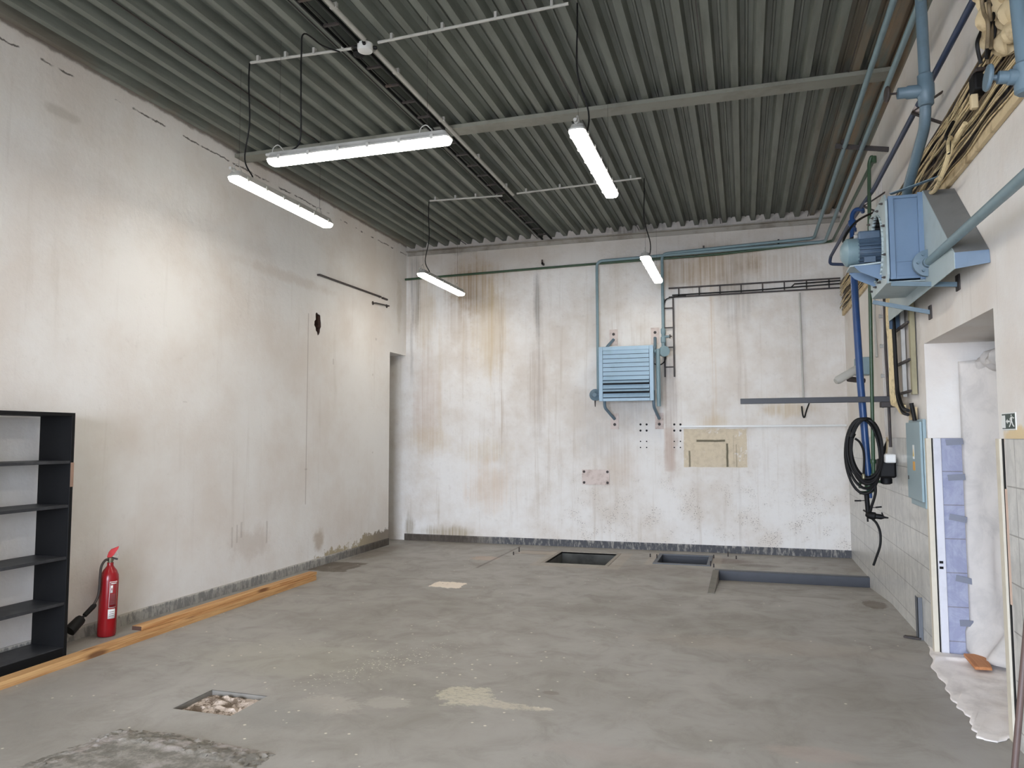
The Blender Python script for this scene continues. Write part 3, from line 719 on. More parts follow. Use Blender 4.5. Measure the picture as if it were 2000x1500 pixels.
for (a, c, zz, lab) in ((hx0+.05, -1.80, 1, 0), (hx1-.02, -1.20, 1, 0), (hx0+.05, -1.80, -1, 0), (hx1-.02, -1.16, -1, 0)):
    z0 = hz1 if zz > 0 else hz0
    wz = 3.02 if zz > 0 else 1.86
    if zz > 0: pts = [(a, hy+.2, hz1-.15), (a+.02, hy+.24, hz1+.02), (c, YB-.02, wz)]
    else: pts = [(a, hy+.15, hz0+.15), (a, hy+.15, hz0-.08), (c, YB-.02, wz)]
    MB().tube(fillet(pts, .05), .022, 10).build('leg', M['cyan_dk'], t)
    wz2 = wz+(.04 if zz > 0 else -.03)
    MB().box((c-.06, YB-.012, wz2-.12), (c+.06, YB-.001, wz2+.11)).build('wall_plate', M['patch_plate'], t)
    MB().lathe((c, YB-.012, wz2+(.04 if zz > 0 else -.05)), (0, -1, 0), [(.022, 0), (.02, .012), (.012, .014), (.012, .03)], 8).build('bolt', M['dark_metal'], t)
MB().tube([(hx1+.06, hy+.05, hz1-.05), (hx1+.06, hy+.05, hz0-.08)], .03, 12).build('header_pipe', M['cyan'], t)
# valves of the heater
t = thing('heater_inlet_valve', 'pale blue inlet valve with side tee at the heater upper right', 'valve', (-1.06, 10.8, 2.8))
MB().lathe((-1.075, py_, 3.14), (0, 0, -1), [(.026, 0), (.034, .01), (.034, .07), (.026, .08), (.026, .12), (.036, .125), (.036, .2), (.026, .21), (.026, .30)], 12).build('body', M['cyan'], t)
MB().tube([(-1.075, py_, 3.02), (-.98, py_-.02, 3.02)], [.022, .017], 10).build('tee_arm', M['cyan'], t)
MB().lathe((-.985, py_-.02, 3.02), (1, 0, 0), [(.03, 0), (.03, .012), (.01, .012), (.01, .03)], 10).build('cap', M['dark_metal'], t)
MB().tube(fillet([(-1.075, py_, 2.84), (-1.075, py_-.05, 2.79), (-1.09, 10.6, 2.79), (hx1, 10.56, 2.79)], .03), .022, 10).build('branch', M['cyan'], t)
MB().lathe((-1.05, 10.62, 2.79), (.3, -1, 0), [(.03, -.02), (.075, -.02), (.075, 0), (.06, .005), (.06, .02), (.075, .02), (.075, .04), (.03, .04)], 18).build('flange', M['cyan'], t)
t = thing('heater_outlet_valve', 'pale blue round outlet valve at the heater lower left with drain cock', 'valve', (-2.03, 10.7, 2.2))
MB().lathe((-2.03, 10.62, 2.20), (-.1, -1, 0), [(.03, -.1), (.05, -.06), (.085, -.04), (.085, 0), (.05, .01), (.03, .03)], 18).build('body', M['cyan_dk'], t)
MB().tube([(-2.02, py_, 2.27), (-2.03, 10.7, 2.2)], .022).build('union', M['cyan_dk'], t)
MB().tube([(-2.03, 10.62, 2.12), (-2.03, 10.62, 2.03)], [.012, .006], 8).build('drain_cock', M['dark_metal'], t)
MB().tube([(-2.0, 10.62, 2.2), (hx0+.02, 10.62, 2.2)], .022).build('stub', M['cyan_dk'], t)

# ladders on the back wall
def ladder(name, lab, a, c, w, n, mat, off, depth=.03):
    "a, c centreline ends; w vector across"
    a = Vector(a); c = Vector(c); w = Vector(w)
    t = thing(name, lab, 'cable ladder', (a+c)/2)
    for s_ in (-.5, .5): MB().bar(a+w*s_, c+w*s_, .02, .014, up=off).build('rail', mat, t)
    for k in range(n):
        p = a+(c-a)*((k+.5)/n); MB().bar(p-w*.5, p+w*.5, .018, .010, up=off).build('rung', mat, t)
    return t
a = U(1, YB-.04, 1306, 577); c = U(1, YB-.04, 1640, 563)
t = ladder('wall_cable_ladder', 'dark horizontal cable ladder high on the back wall right of the heater pipe', (a.x, YB-.04, 3.66), (1.28, YB-.04, 3.66), (0, 0, .13), 8, M['dark_metal'], (0, 1, 0))
MB().tube([(a.x+.05, YB-.055, 3.62), (.2, YB-.055, 3.625), (1.28, YB-.055, 3.65)], .009, 6).build('clipped_cable', M['rubber'], t)
MB().tube([(.65, YB-.055, 3.63), (.7, YB-.055, 3.68), (1.28, YB-.055, 3.69)], .009, 6).build('clipped_cable', M['rubber'], t)
t = ladder('wall_cable_ladder', 'short vertical cable ladder dropping beside the heater on the back wall', (-1.0, YB-.04, 3.58), (-1.0, YB-.04, 2.45), (.13, 0, 0), 4, M['dark_metal'], (0, 1, 0))
MB().tube(smoothpath([(-.75, YB-.06, 3.60), (-.98, YB-.06, 3.585), (-1.06, YB-.06, 3.48), (-1.06, YB-.06, 3.0), (-1.05, YB-.07, 2.72), (-1.12, YB-.12, 2.62), (-1.2, 10.7, 2.63)]), .008, 6).build('clipped_cable', M['rubber'], t)
# conduit down to the bar, hook, white trunking, plate, holes
xx = U(1, YB, 1562, 600).x
b = MB().tube([(xx, YB-.025, 3.56), (xx+.01, YB-.025, 2.05)], .013); tag(b.build('wall_conduit', M['old_pvc']), 'thin grey vertical conduit below the wall ladder on the back wall', 'conduit')
q = U(1, YB-.03, 1568, 812)
tag(MB().tube(smoothpath([(q.x-.01, YB-.02, q.z+.13), (q.x, YB-.03, q.z+.01), (q.x+.02, YB-.04, q.z-.02), (q.x+.05, YB-.05, q.z+.08), (q.x+.11, YB-.06, q.z+.24)]), .010, 6).build('cable_stub', M['rubber']), 'short black cable end sticking out under the grey bar', 'cable')
a = U(1, YB, 1330, 833); c = U(1, YB, 1735, 829)
tag(MB().box((a.x, YB-.025, a.z-.014), (XR-.02, YB-.001, a.z+.014)).build('white_trunking', M['white_pvc'], bevel=.003), 'long thin white cable trunking across the right half of the back wall', 'trunking')
t = thing('wall_plate', 'small pinkish rectangular plate bolted low on the back wall', 'plate', U(1, YB, 1163, 945))
a = U(1, YB, 1137, 917); c = U(1, YB, 1191, 947)
MB().box((a.x, YB-.012, c.z), (c.x, YB-.001, a.z)).build('plate', M['patch_plate'], t, .002)
for x in (a.x+.03, c.x-.03):
    for z in (a.z-.03, c.z+.03): MB().lathe((x, YB-.012, z), (0, -1, 0), [(.02, 0), (.02, .006), (.01, .007), (.01, .02)], 8).build('bolt', M['dark_metal'], t)
random.seed(5)
for grp, xs, ys in (('a', (1251, 1263), (829, 841, 862, 874)), ('b', (1317, 1329), (829, 841, 862, 874))):
    for px in xs:
        for pyy in ys:
            q = U(1, YB, px, pyy); r = .016 if pyy < 845 else .010
            side = 'left' if grp == 'a' else 'right'
            tag(MB().lathe((q.x, YB-.003, q.z), (0, 1, 0), [(r, 0), (r*.8, .003)], 8).build('wall_plug', M['black']), 'small dark wall plug in the %s cluster of plugs below the heater' % ('left-hand' if grp == 'a' else 'right-hand'), 'wall plug', '%s cluster of wall plugs' % ('left-hand' if grp == 'a' else 'right-hand'))
# ------------------------------------------------------------------ left wall fittings
a = U(0, XL, 620, 537); c = U(0, XL, 740, 580)
t = thing('wall_rail', 'thin dark sloping rail on the left wall near the back corner', 'rail', a)
MB().bar((XL+.03, a.y, a.z), (XL+.03, c.y, c.z), .018, .022).build('bar', M['dark_metal'], t)
for p in (a, c): MB().bar((XL, p.y, p.z), (XL+.04, p.y, p.z), .02, .02).build('fixing', M['dark_metal'], t)
a = U(0, XL, 728, 592); c = U(0, XL, 755, 598)
t = thing('grab_bar', 'small rusty metal handle on the left wall below the rail end', 'handle', a)
MB().tube(fillet([(XL, a.y, a.z), (XL+.05, a.y, a.z), (XL+.05, c.y, c.z), (XL, c.y, c.z)], .02), .009, 8).build('grip', M['dark_metal'], t)
for p in (a, c): MB().lathe((XL, p.y, p.z), (1, 0, 0), [(.03, 0), (.028, .006)], 10).build('rosette', M['dark_metal'], t)
a = U(0, XL, 745, 582)
tag(MB().box((XL, a.y, a.z-.012), (XL+.03, a.y+.16, a.z+.012)).build('rail_stub', M['dark_metal'], bevel=.003), 'tiny dark metal stub at the end of the sloping rail', 'bracket')
# broken hole in plaster: ragged recess cup
q = U(0, XL, 621, 633)
def hole_outline(r, j):
    random.seed(11); out = []
    for k in range(18):
        an = 2*math.pi*k/18; rr = r*(1+random.uniform(-.22, .22)); out.append((q.y+math.sin(an)*rr*.62*1.15, q.z+math.cos(an)*rr*1.25))
    return out
b = MB(); o1 = hole_outline(.105, 0); n = len(o1)
vs = [(XL+.003, y, z) for y, z in o1]+[(XL+.001, q.y+(y-q.y)*.8, q.z+(z-q.z)*.8) for y, z in o1]
b.add(vs, [(i, (i+1) % n, n+(i+1) % n, n+i) for i in range(n)]+[tuple(range(n, 2*n))])
# cut a real hole
cut = MB(); cut.prism([(XL-.14, y, z) for y, z in o1], (.2, 0, 0)); co = cut.build('cutter', M['black'], smooth=False)
wlft = bpy.data.objects['wall_left']
md = wlft.modifiers.new('hole', 'BOOLEAN'); md.object = co; md.operation = 'DIFFERENCE'; md.solver = 'EXACT'
dg = bpy.context.evaluated_depsgraph_get(); me2 = bpy.data.meshes.new_from_object(wlft.evaluated_get(dg)); wlft.modifiers.clear(); wlft.data = me2
bpy.data.objects.remove(co)
cup = MB(); cup.prism([(XL-.135, q.y+(y-q.y)*1.0, q.z+(z-q.z)*1.0) for y, z in o1], (.004, 0, 0))
for k in range(n):
    y0_, z0_ = o1[k]; y1_, z1_ = o1[(k+1) % n]
    s_ = .99
    cup.add([(XL-.135, q.y+(y0_-q.y)*s_, q.z+(z0_-q.z)*s_), (XL-.135, q.y+(y1_-q.y)*s_, q.z+(z1_-q.z)*s_), (XL-.004, q.y+(y1_-q.y)*s_, q.z+(z1_-q.z)*s_), (XL-.004, q.y+(y0_-q.y)*s_, q.z+(z0_-q.z)*s_)], [(0, 1, 2, 3)])
cup.build('exposed_brick', paint('dark_brown_brick', C(74, 52, 42), .9, dirt=C(40, 28, 24), amt=.8, scale=20), wlft)

# ------------------------------------------------------------------ bookcase, extinguisher, planks
BX0, BX1, BY1, BY0 = XL+.02, -4.80, 4.44, 3.42
t = thing('bookcase', 'empty black open-backed bookcase standing against the left wall', 'bookcase', (-4.96, 3.95, 0))
BH = 1.79; k_ = 4.43/4.33
for y in (BY1-.028, BY0): MB().box((BX0, y, 0), (BX1, y+.028, BH)).build('side_panel', M['black'], t, .002)
MB().box((BX0, BY0+.028, BH-.025), (BX1, BY1-.028, BH)).build('top_panel', M['black'], t, .002)
MB().box((BX1-.02, BY0+.028, 0), (BX1-.004, BY1-.028, .07)).build('plinth', M['black'], t)
for z in (.075, .40, .73, 1.11, 1.435): MB().box((BX0, BY0+.028, z-.022), (BX1-.005, BY1-.028, z)).build('shelf', M['boardgrey'], t, .002)
MB().box((BX1-.006, BY1-.026, 1.24), (BX1+.0015, BY1+.0015, 1.42)).build('chipped_edge', paint('raw_chipboard', C(150, 120, 100), .8), t)
# extinguisher
ex = Vector((-4.99, 4.99, 0))
t = thing('fire_extinguisher', 'red fire extinguisher with black horn standing on the floor by the left wall', 'fire extinguisher', ex)
t.rotation_euler = (0, math.radians(1.6), 0)
cyl = MB().lathe(ex, (0, 0, 1), [(.05, 0), (.066, .006), (.07, .02), (.07, .455), (.066, .49), (.052, .525), (.032, .552), (.024, .566), (.024, .59)], 32).build('cylinder', M['red'], t)
vlv = MB().lathe(ex+Vector((0, 0, .588)), (0, 0, 1), [(.02, 0), (.02, .012), (.024, .014), (.024, .04), (.012, .045)], 14).build('valve_body', M['brass'], t)
d1 = Vector((.80, .3, 0)).normalized()
MB().hexa([ex+Vector((0, 0, .625))-d1*.02-Vector((.008, -.008, 0)), ex+Vector((0, 0, .61))+d1*.055-Vector((.008, -.008, 0)), ex+Vector((0, 0, .622))+d1*.06-Vector((.008, -.008, 0)), ex+Vector((0, 0, .64))-d1*.02-Vector((.008, -.008, 0))], (.016, -.016, 0)).build('carry_handle', M['dark_metal'], vlv, .002)
pr = [(-.03, .632), (.0, .628), (.02, .645), (.055, .70), (.062, .722), (.04, .712), (.0, .695), (-.02, .668)]
MB().prism([ex+d1*u+Vector((-.009, .009, v)) for u, v in pr], (.018, -.018, 0)).build('lever', M['red_dusty'], vlv, .002)
MB().tube([ex+d1*(.045+.018*math.cos(a*.5))+Vector((0, 0, .655+.018*math.sin(a*.5))) for a in range(14)], .002, 5).build('safety_pin', M['light_metal'], vlv)
def hp(px, pyy, x=-4.985): return U(0, x, px, pyy)
hb = [ex+Vector((0, 0, .612)), ex+Vector((0, -.05, .615)), hp(195, 1106), hp(193, 1125), hp(192, 1148), hp(189, 1166), hp(181, 1182)]
hose_m = paint('worn_grey_hose', C(62, 54, 50), .6)
hs = MB().tube(smoothpath(hb), .010, 10).build('hose', hose_m, t)
h0 = hp(183, 1182); h1 = hp(137, 1230); hd = h1-h0; hl = hd.length
MB().lathe(h0, hd, [(.012, -.01), (.018, 0), (.020, .02), (.018, hl*.42), (.010, hl*.45), (.012, hl*.52), (.034, hl*.55), (.04, hl*.62), (.045, hl*1.05)], 18).build('discharge_horn', M['rubber'], hs)
def curved_label(z0, z1, a0, a1, r, mat, nm):
    b = MB(); b.grid(lambda u, v: ex+Vector((r*math.cos(math.radians(a0+(a1-a0)*u)), r*math.sin(math.radians(a0+(a1-a0)*u)), z0+(z1-z0)*v)), 10, 1)
    return b.build(nm, mat, cyl, solid=.0004)
# camera sees the bottle from about azimuth -45 degrees
curved_label(.235, .445, -42, 8, .0708, M['label'], 'label_border'); curved_label(.24, .44, -40, 6, .0712, M['maroon'], 'instruction_label')
curved_label(.355, .415, -36, -22, .0716, M['label'], 'pictogram'); curved_label(.375, .395, -31, -26, .0719, M['maroon'], 'pictogram_figure')
curved_label(.425, .433, -34, 2, .0716, M['label'], 'label_line'); 
for k in range(8): curved_label(.262+k*.011, .266+k*.011, -36, 0, .0716, M['ink'], 'label_line')
curved_label(.15, .225, -44, 2, .0712, M['label'], 'service_sticker')
for k in range(3): curved_label(.17+k*.016, .174+k*.016, -36, -6, .0716, M['ink'], 'label_line')
# planks
def plank(lab, a, b_, w, h, z):
    a = Vector(a); b_ = Vector(b_); L = (b_-a).length
    o = MB().box((-w/2, 0, 0), (w/2, L, h)).build('timber_plank', M['pine'], bevel=.002)
    o.location = (a.x, a.y, z); d = b_-a; o.rotation_euler.z = math.atan2(-d.x, d.y)
    MB().box((-w/2+.001, -.0015, .001), (w/2-.001, .0, h-.001)).build('end_grain', paint('dark_end_grain', C(70, 46, 34), .8)).parent = o
    return tag(o, lab, 'plank', 'pine planks by the left wall')
plank('long pine plank lying flat on the floor, passing in front of the bookcase', (-4.60, 2.9, 0), (-4.70, 7.58, 0), .105, .05, 0)
plank('pine plank resting on top of the longer one, behind the extinguisher', (-4.725, 5.03, 0), (-4.715, 7.62, 0), .095, .034, .052)

# ------------------------------------------------------------------ right wall: dark blue pipe, bright blue pipe, hose, valves
t = thing('dark_blue_wall_pipe', 'thin dark blue pipe running along the upper right wall to the back corner', 'pipe', (1.17, 6, 3.8))
MB().tube(fillet([(1.17, YR+.1, 3.80), (1.17, 7.3, 3.83), (1.10, 8.6, 3.83), (1.07, 9.95, 3.82), (1.06, 10.0, 3.74), (1.25, 10.0, 3.72)], .04), .019, 12).build('pipe', M['navy'], t)
for y in (U(0, 1.17, 1793, 207).y, 7.7):
    for z in (3.90, 3.68): MB().bar((XR, y, z), (1.13, y, 3.78), .03, .01).build('wall_bracket', M['dark_metal'], t)
    MB().lathe((1.17, y-.012, 3.805), (0, 1, 0), [(.022, 0), (.028, 0), (.028, .024), (.022, .024)], 12).build('clamp', M['patch_plate'], t)
t = thing('bright_blue_drop_pipe', 'thick bright blue vertical pipe hanging down the right wall past the coiled hose', 'pipe', (1.05, 7.65, 1.05))
bt = U(1, 7.80, 1666, 512); bb = U(1, 7.66, 1697, 945)
MB().tube([U(1, 7.85, 1665, 470), bt, U(1, 7.72, 1680, 740), bb], .033, 16).build('pipe', M['blue'], t)
v0 = U(1, 7.9, 1664, 470); v1 = U(1, 7.95, 1664, 420); v2 = U(1, 7.9, 1690, 412); 
MB().tube(fillet([v0, v1, v1+Vector((.03, 0, .05)), U(1, 7.9, 1684, 408), Vector((1.16, 7.95, 3.80))], .05), .022, 10).build('swan_neck', M['blue'], t)
MB().lathe(v1-Vector((0, 0, .05)), (0, 0, -1), [(.03, 0), (.038, .01), (.038, .05), (.03, .06), (.03, .08), (.038, .085), (.038, .12)], 12).build('union_nut', M['blue'], t)
MB().tube([bb, bb+Vector((.005, 0, -.13))], [.026, .02], 12).build('reducer', M['blue'], t)
MB().lathe(bb+Vector((0, 0, .03)), (0, 0, -1), [(.034, 0), (.038, .01), (.038, .07), (.03, .085)], 14).build('green_socket', M['green'], t)
t = thing('valve_manifold', 'black lever valves and fittings at the lower end of the bright blue pipe', 'valve', U(1, 7.66, 1697, 1000))
def at(px, py, y=7.62): return U(1, y, px, py)
MB().tube([at(1692, 960), at(1696, 1006)], .022, 10).build('valve_body', M['black'], t)
MB().tube([at(1669, 978), at(1682, 978)], .007, 8).build('lever_grip', M['black'], t); MB().tube([at(1682, 978), at(1692, 977)], .004, 6).build('lever_stem', M['dark_metal'], t)
MB().tube([at(1710, 991), at(1722, 990)], .007, 8).build('lever_grip', M['black'], t); MB().tube([at(1700, 992), at(1711, 991)], .004, 6).build('lever_stem', M['dark_metal'], t)
MB().tube([at(1686, 996), at(1692, 1000), at(1700, 999)], .008, 8).build('tap_handle', M['dark_metal'], t)
MB().lathe(at(1695, 1006, 7.58), (1, -.3, -.1), [(.012, -.02), (.028, 0), (.034, .02), (.034, .06), (.024, .07), (.024, .11), (.01, .14), (.006, .17)], 14).build('hose_nozzle', M['black'], t)
MB().tube([at(1694, 1006, 7.58), at(1695, 1019, 7.58)], .008, 8).build('trigger', M['black'], t); MB().tube([at(1722, 1001, 7.58), at(1727, 1012, 7.58)], .006, 6).build('nozzle_hook', M['black'], t)
MB().tube(smoothpath([at(1702, 1012, 7.58), at(1712, 1022, 7.55), at(1719, 1040, 7.55), at(1719, 1065, 7.55), at(1711, 1090, 7.58), at(1706, 1104, 7.6)]), .011, 8).build('hose_tail', M['rubber'], t)
MB().tube(fillet([bb+Vector((-.08, -.03, -.04)), bb+Vector((-.08, -.03, .02)), bb+Vector((-.04, -.02, .03)), bb+Vector((.12, -.01, .02)), bb+Vector((.12, 0, .1))], .02), .013, 8).build('pipe_hook', M['green'], t)
# coiled hose: each loop follows the one before
t = thing('coiled_hose', 'black rubber hose hung in a coil over the bright blue pipe', 'hose', at(1690, 820, 7.5))
random.seed(21); pts = []
cc = at(1690, 882, 7.55)
loops = [(.125, .30, 0, 0), (.14, .29, .005, -.01), (.128, .27, .01, .02), (.15, .30, -.01, -.02), (.12, .26, .01, .01), (.135, .28, .02, .0), (.145, .265, -.01, .01), (.15, .345, -.03, -.055), (.13, .31, .015, 0), (.13, .28, 0, .0)]
for i, (rx, rz, ox, oz) in enumerate(loops):
    for k in range(16):
        f = k/16; nx = loops[(i+1) % len(loops)] if i+1 < len(loops) else loops[i]
        R_ = rx+(nx[0]-rx)*f; Z_ = rz+(nx[1]-rz)*f; OX = ox+(nx[2]-ox)*f; OZ = oz+(nx[3]-oz)*f
        an = math.pi/2+2*math.pi*f
        top = .30-Z_
        pts.append(cc+Vector((OX+R_*math.cos(an), .035*math.sin(i*2.1)+.02*math.cos(an*2), top+OZ*(1-math.sin(an))*.5+Z_*math.sin(an)-.0)))
MB().tube(smoothpath(pts, 3), .0125, 8).build('hose', M['rubber'], t)
MB().tube(smoothpath([cc+Vector((-.09, -.06, .12)), cc+Vector((-.05, -.07, .08)), cc+Vector((-.02, -.06, -.02)), cc+Vector((-.03, -.06, -.22))]), .010, 8).build('hose_end', M['rubber'], t)
MB().lathe(cc+Vector((-.03, -.06, -.20)), (0, 0, -1), [(.012, 0), (.016, .01), (.016, .04), (.006, .05)], 10).build('hose_coupling', M['brass'], t)
MB().tube(smoothpath([at(1706, 925, 7.55), at(1710, 960, 7.55), at(1702, 990, 7.58), at(1699, 1003, 7.6)]), .0125, 8).build('hose', M['rubber'], t)
MB().tube([cc+Vector((-.125, -.05, .13)), cc+Vector((-.105, -.05, .17))], .03, 10).build('tie_wrap', M['rubber'], t)
# grey boom
q = U(1, 7.55, 1446, 784); q2 = U(1, 7.55, 1690, 779)
t = thing('grey_boom', 'dark grey square bar projecting from the right wall across the blue pipe', 'bar', (XR, 7.55, 2.05))
MB().box((q.x, 7.53, q.z-.026), (XR-.002, 7.57, q.z+.026)).build('bar', M['grey_bar'], t, .003)
MB().box((XR-.13, 7.5, q.z-.075), (XR-.002, 7.6, q.z-.026)).build('bracket', M['dark_metal'], t, .004)
# small lamp fixture at the back right
fa = Vector((1.27, 8.9, 2.27))
t = thing('wall_strip_light', 'old unlit strip light on a pale blue mount behind the blue pipe', 'lamp', fa)
MB().box((1.17, 8.80, 2.26), (XR-.002, 9.0, 2.45)).build('mount', M['cyan'], t, .01)
tl = U(1, 8.75, 1632, 745); tr = U(1, 8.85, 1672, 722)
MB().tube([tl, tl+(tr-tl)*.12, tr+(tr-tl)*.5], [.03, .045, .045], 14).build('cover', M['old_pvc'], t)
MB().tube([tl+(tr-tl)*.6+Vector((0, 0, -.05)), Vector((1.25, 8.9, 2.2))], .03, 8).build('holder', M['dark_metal'], t)
# service conduits on the right wall behind the pipes
for y, x, r, lab, mt in ((8.35, XR-.02, .012, 'thin grey cable run down the right wall just beyond the green pipe', 'old_pvc'),):
    tag(MB().tube(smoothpath([(x, y, 3.25), (x-.01, y-.03, 2.9), (x, y+.03, 2.6), (x, y, 2.4)]), r, 8).build('wall_cable', M[mt]), lab, 'cable')
b = MB()
for k in range(4): b.box((XR-.012, 7.82+k*.085, 1.6), (XR-.001, 7.82+k*.085+.05, 4.1))
struct(b.build('trim_5', M['plain'], bevel=.002))

# cable bundle in its wall tray
TY0, TY1 = 1.5, YB-.02
t = thing('wall_cable_tray', 'wide dirty cable tray high along the right wall holding the cable bundle', 'cable tray', (XR, 6, 3.5))
b = MB(); b.box((XR-.035, TY0, 3.63), (XR-.001, TY1, 3.66)); b.box((XR-.006, TY0, 3.28), (XR-.001, TY1, 3.64))
b.build('channel', M['dark_metal'], t)
MB().box((XR-.03, TY0, 3.215), (XR-.001, TY1, 3.275)).build('lower_board', M['foam'], t, .004)
for k in range(18): MB().box((XR-.03, TY0+.25+k*.5, 3.27), (XR-.012, TY0+.28+k*.5, 3.65)).build('rung', M['dark_metal'], t)
random.seed(9); NC = 27
for k in range(NC):
    z = 3.262+.365*(k+.5)/NC; ph = random.random()*6; am = random.uniform(.004, .010); pts = []
    dx = random.uniform(.035, .06)
    y = 2.5
    drift = random.uniform(-.008, .008)
    while y < YB-.03:
        pts.append((XR-dx-.006*math.sin(y*5.3+ph), y, z+am*math.sin(y*3.1+ph)+.007*math.sin(y*8.3+ph*3)+drift*math.sin(y*.9+ph*2))); y += .12
    r = random.choice((.0045, .005, .0055, .006))
    tag(MB().tube(pts, r, 6).build('bundled_cable', M['cream_cable'] if random.random() < .7 else M['brown_cable']),
        'old cable strand lying in the bundle along the upper right wall', 'cable', 'cables bundled in the right wall tray')
# cable end fan at the corner: tightly looped strands
random.seed(12)
t = thing('cable_sag', 'drooping cream cable loop hanging below the tray in front of the wall', 'cable', (1.22, 4.8, 3.4))
lp = [(1.24, 5.45, 3.28), (1.22, 5.2, 3.24), (1.2, 4.95, 3.28), (1.18, 4.8, 3.32), (1.14, 4.7, 3.26), (1.12, 4.62, 3.17)]
MB().tube(smoothpath(lp), .010, 8).build('cable', M['cream_cable'], t)
MB().tube(smoothpath([(1.23, 5.6, 3.24), (1.2, 5.3, 3.17), (1.19, 5.05, 3.2), (1.2, 4.85, 3.3), (1.23, 4.7, 3.36)]), .014, 8).build('cable', M['cream_cable'], t)
MB().tube(smoothpath([(1.12, 4.62, 3.17), (1.15, 4.72, 3.27), (1.16, 4.82, 3.34), (1.22, 4.9, 3.45)]), .010, 8).build('cable', M['rubber'], t)
t = thing('cable_clamp', 'black burnt clamp across the cable bundle near the pipe valve', 'clamp', (1.2, 4.5, 3.5))
kc = U(0, XR-.09, 1905, 165)
MB().box((XR-.11, kc.y-.05, kc.z-.05), (XR-.04, kc.y+.05, kc.z+.05)).build('block', M['black'], t, .012); MB().box((XR-.115, kc.y-.01, kc.z-.13), (XR-.08, kc.y+.03, kc.z-.052)).build('strap', M['foam'], t, .006)
MB().box((XR-.10, kc.y-.05, kc.z+.052), (XR-.05, kc.y+.05, kc.z+.075)).build('strap', M['dark_metal'], t, .006)
# foam lump with cables at the top right
random.seed(31)
fo = U(0, 1.22, 1955, 45)
t = thing('foam_lump', 'yellowed foam and cable tangle on the right wall at the top of the tray', 'foam', fo)
for k, (dx_, dy_, dz_, rr) in enumerate(((0, .02, .06, .09), (.0, .06, -.03, .07), (.02, .0, -.1, .06), (.03, -.08, .0, .07), (.0, .05, .15, .08), (.02, -.04, .12, .07), (.02, -.1, -.1, .05), (0, .1, .24, .08))):
    b = MB(); c0 = fo+Vector((dx_, dy_, dz_)); o = len(b.v)
    b.grid(lambda u, v: c0+Vector((math.cos(2*math.pi*u)*math.sin(math.pi*v), math.sin(2*math.pi*u)*math.sin(math.pi*v), -math.cos(math.pi*v)))*rr*(1+.22*math.sin(7*u*math.pi*2+k)*math.sin(5*v)*math.sin(math.pi*v)), 20, 12)
    b.build('foam_blob', M['foam'], t)
for k in range(6):
    a = fo+Vector((-.06+random.uniform(-.02, .02), random.uniform(-.12, .08), -.15)); pts = [a+Vector((random.uniform(-.02, .02), random.uniform(-.05, .05), j*.09)) for j in range(5)]
    MB().tube(smoothpath(pts), .009, 6).build('tangled_cable', M['rubber'] if k % 2 else M['brown_cable'], t)

# vertical cable drop towards the cabinet
def wr_(px, py, x=XR-.05): return U(0, x, px, py)
t = thing('cable_drop_ladder', 'narrow steel ladder carrying cream cables down the right wall', 'cable ladder', (XR-.05, 7.0, 2.0))
MB().box((XR-.04, 6.99, 1.93), (XR-.01, 7.03, 3.27)).build('rail', M['light_metal'], t); 
MB().box((XR-.045, 6.60, 1.93), (XR-.01, 6.66, 2.75)).build('rail', paint('dull_olive_rail', C(150, 142, 112), .6), t)
for z in (1.95, 2.2, 2.5, 2.78): MB().box((XR-.06, 6.62, z), (XR-.035, 7.42, z+.018)).build('rung', M['dark_metal'], t)
random.seed(4)
for k in range(9):
    y = 7.10+k*.032; pts = [(XR-.07, y, 3.3)]
    for j in range(7): pts.append((XR-.07-random.uniform(0, .012), y+random.uniform(-.01, .01), 3.1-j*.17))
    pts += [(XR-.07, y-.02, 1.88), (XR-.07, y-.12-.02*k, 1.80+.012*k), (XR-.07, 6.78, 1.78+.008*k)]
    tag(MB().tube(smoothpath(pts, 4), .010, 6).build('drop_cable', M['cream_cable']), 'cream cable in the bunch dropping to the pale blue cabinet', 'cable', 'cream cables dropping to the cabinet')
t_ = [(XR-.09, 7.0, 3.2), (XR-.09, 7.02, 2.8), (XR-.09, 6.98, 2.4), (XR-.09, 6.96, 2.1), (XR-.09, 6.92, 1.95), (XR-.09, 6.75, 1.83), (XR-.09, 6.55, 1.80)]
for dz_ in (0, .03): tag(MB().tube(smoothpath([(a, b_+dz_, c_-dz_) for a, b_, c_ in t_]), .014, 8).build('black_cable', M['rubber']), 'thick black cable curving down to the pale blue cabinet', 'cable', 'thick black cables to the cabinet')
tag(MB().tube(smoothpath([(XR-.05, 7.68, 3.2), (XR-.05, 7.64, 2.8), (XR-.05, 7.66, 2.4), (XR-.05, 7.62, 2.0), (XR-.05, 7.60, 1.5)]), .013, 8).build('brown_cable', M['dark_metal']), 'long dark brown cable clipped down the wall to the black socket box', 'cable')
for k in range(5):
    tag(MB().lathe((XR-.08, 7.70, 3.0-k*.28), (-1, 0, 0), [(.016, -.02), (.016, .0), (.02, 0), (.02, .012)], 8).build('cable_clip', M['light_metal']), 'small metal clip on the dark brown wall cable', 'cable clip', 'clips on the dark brown cable')
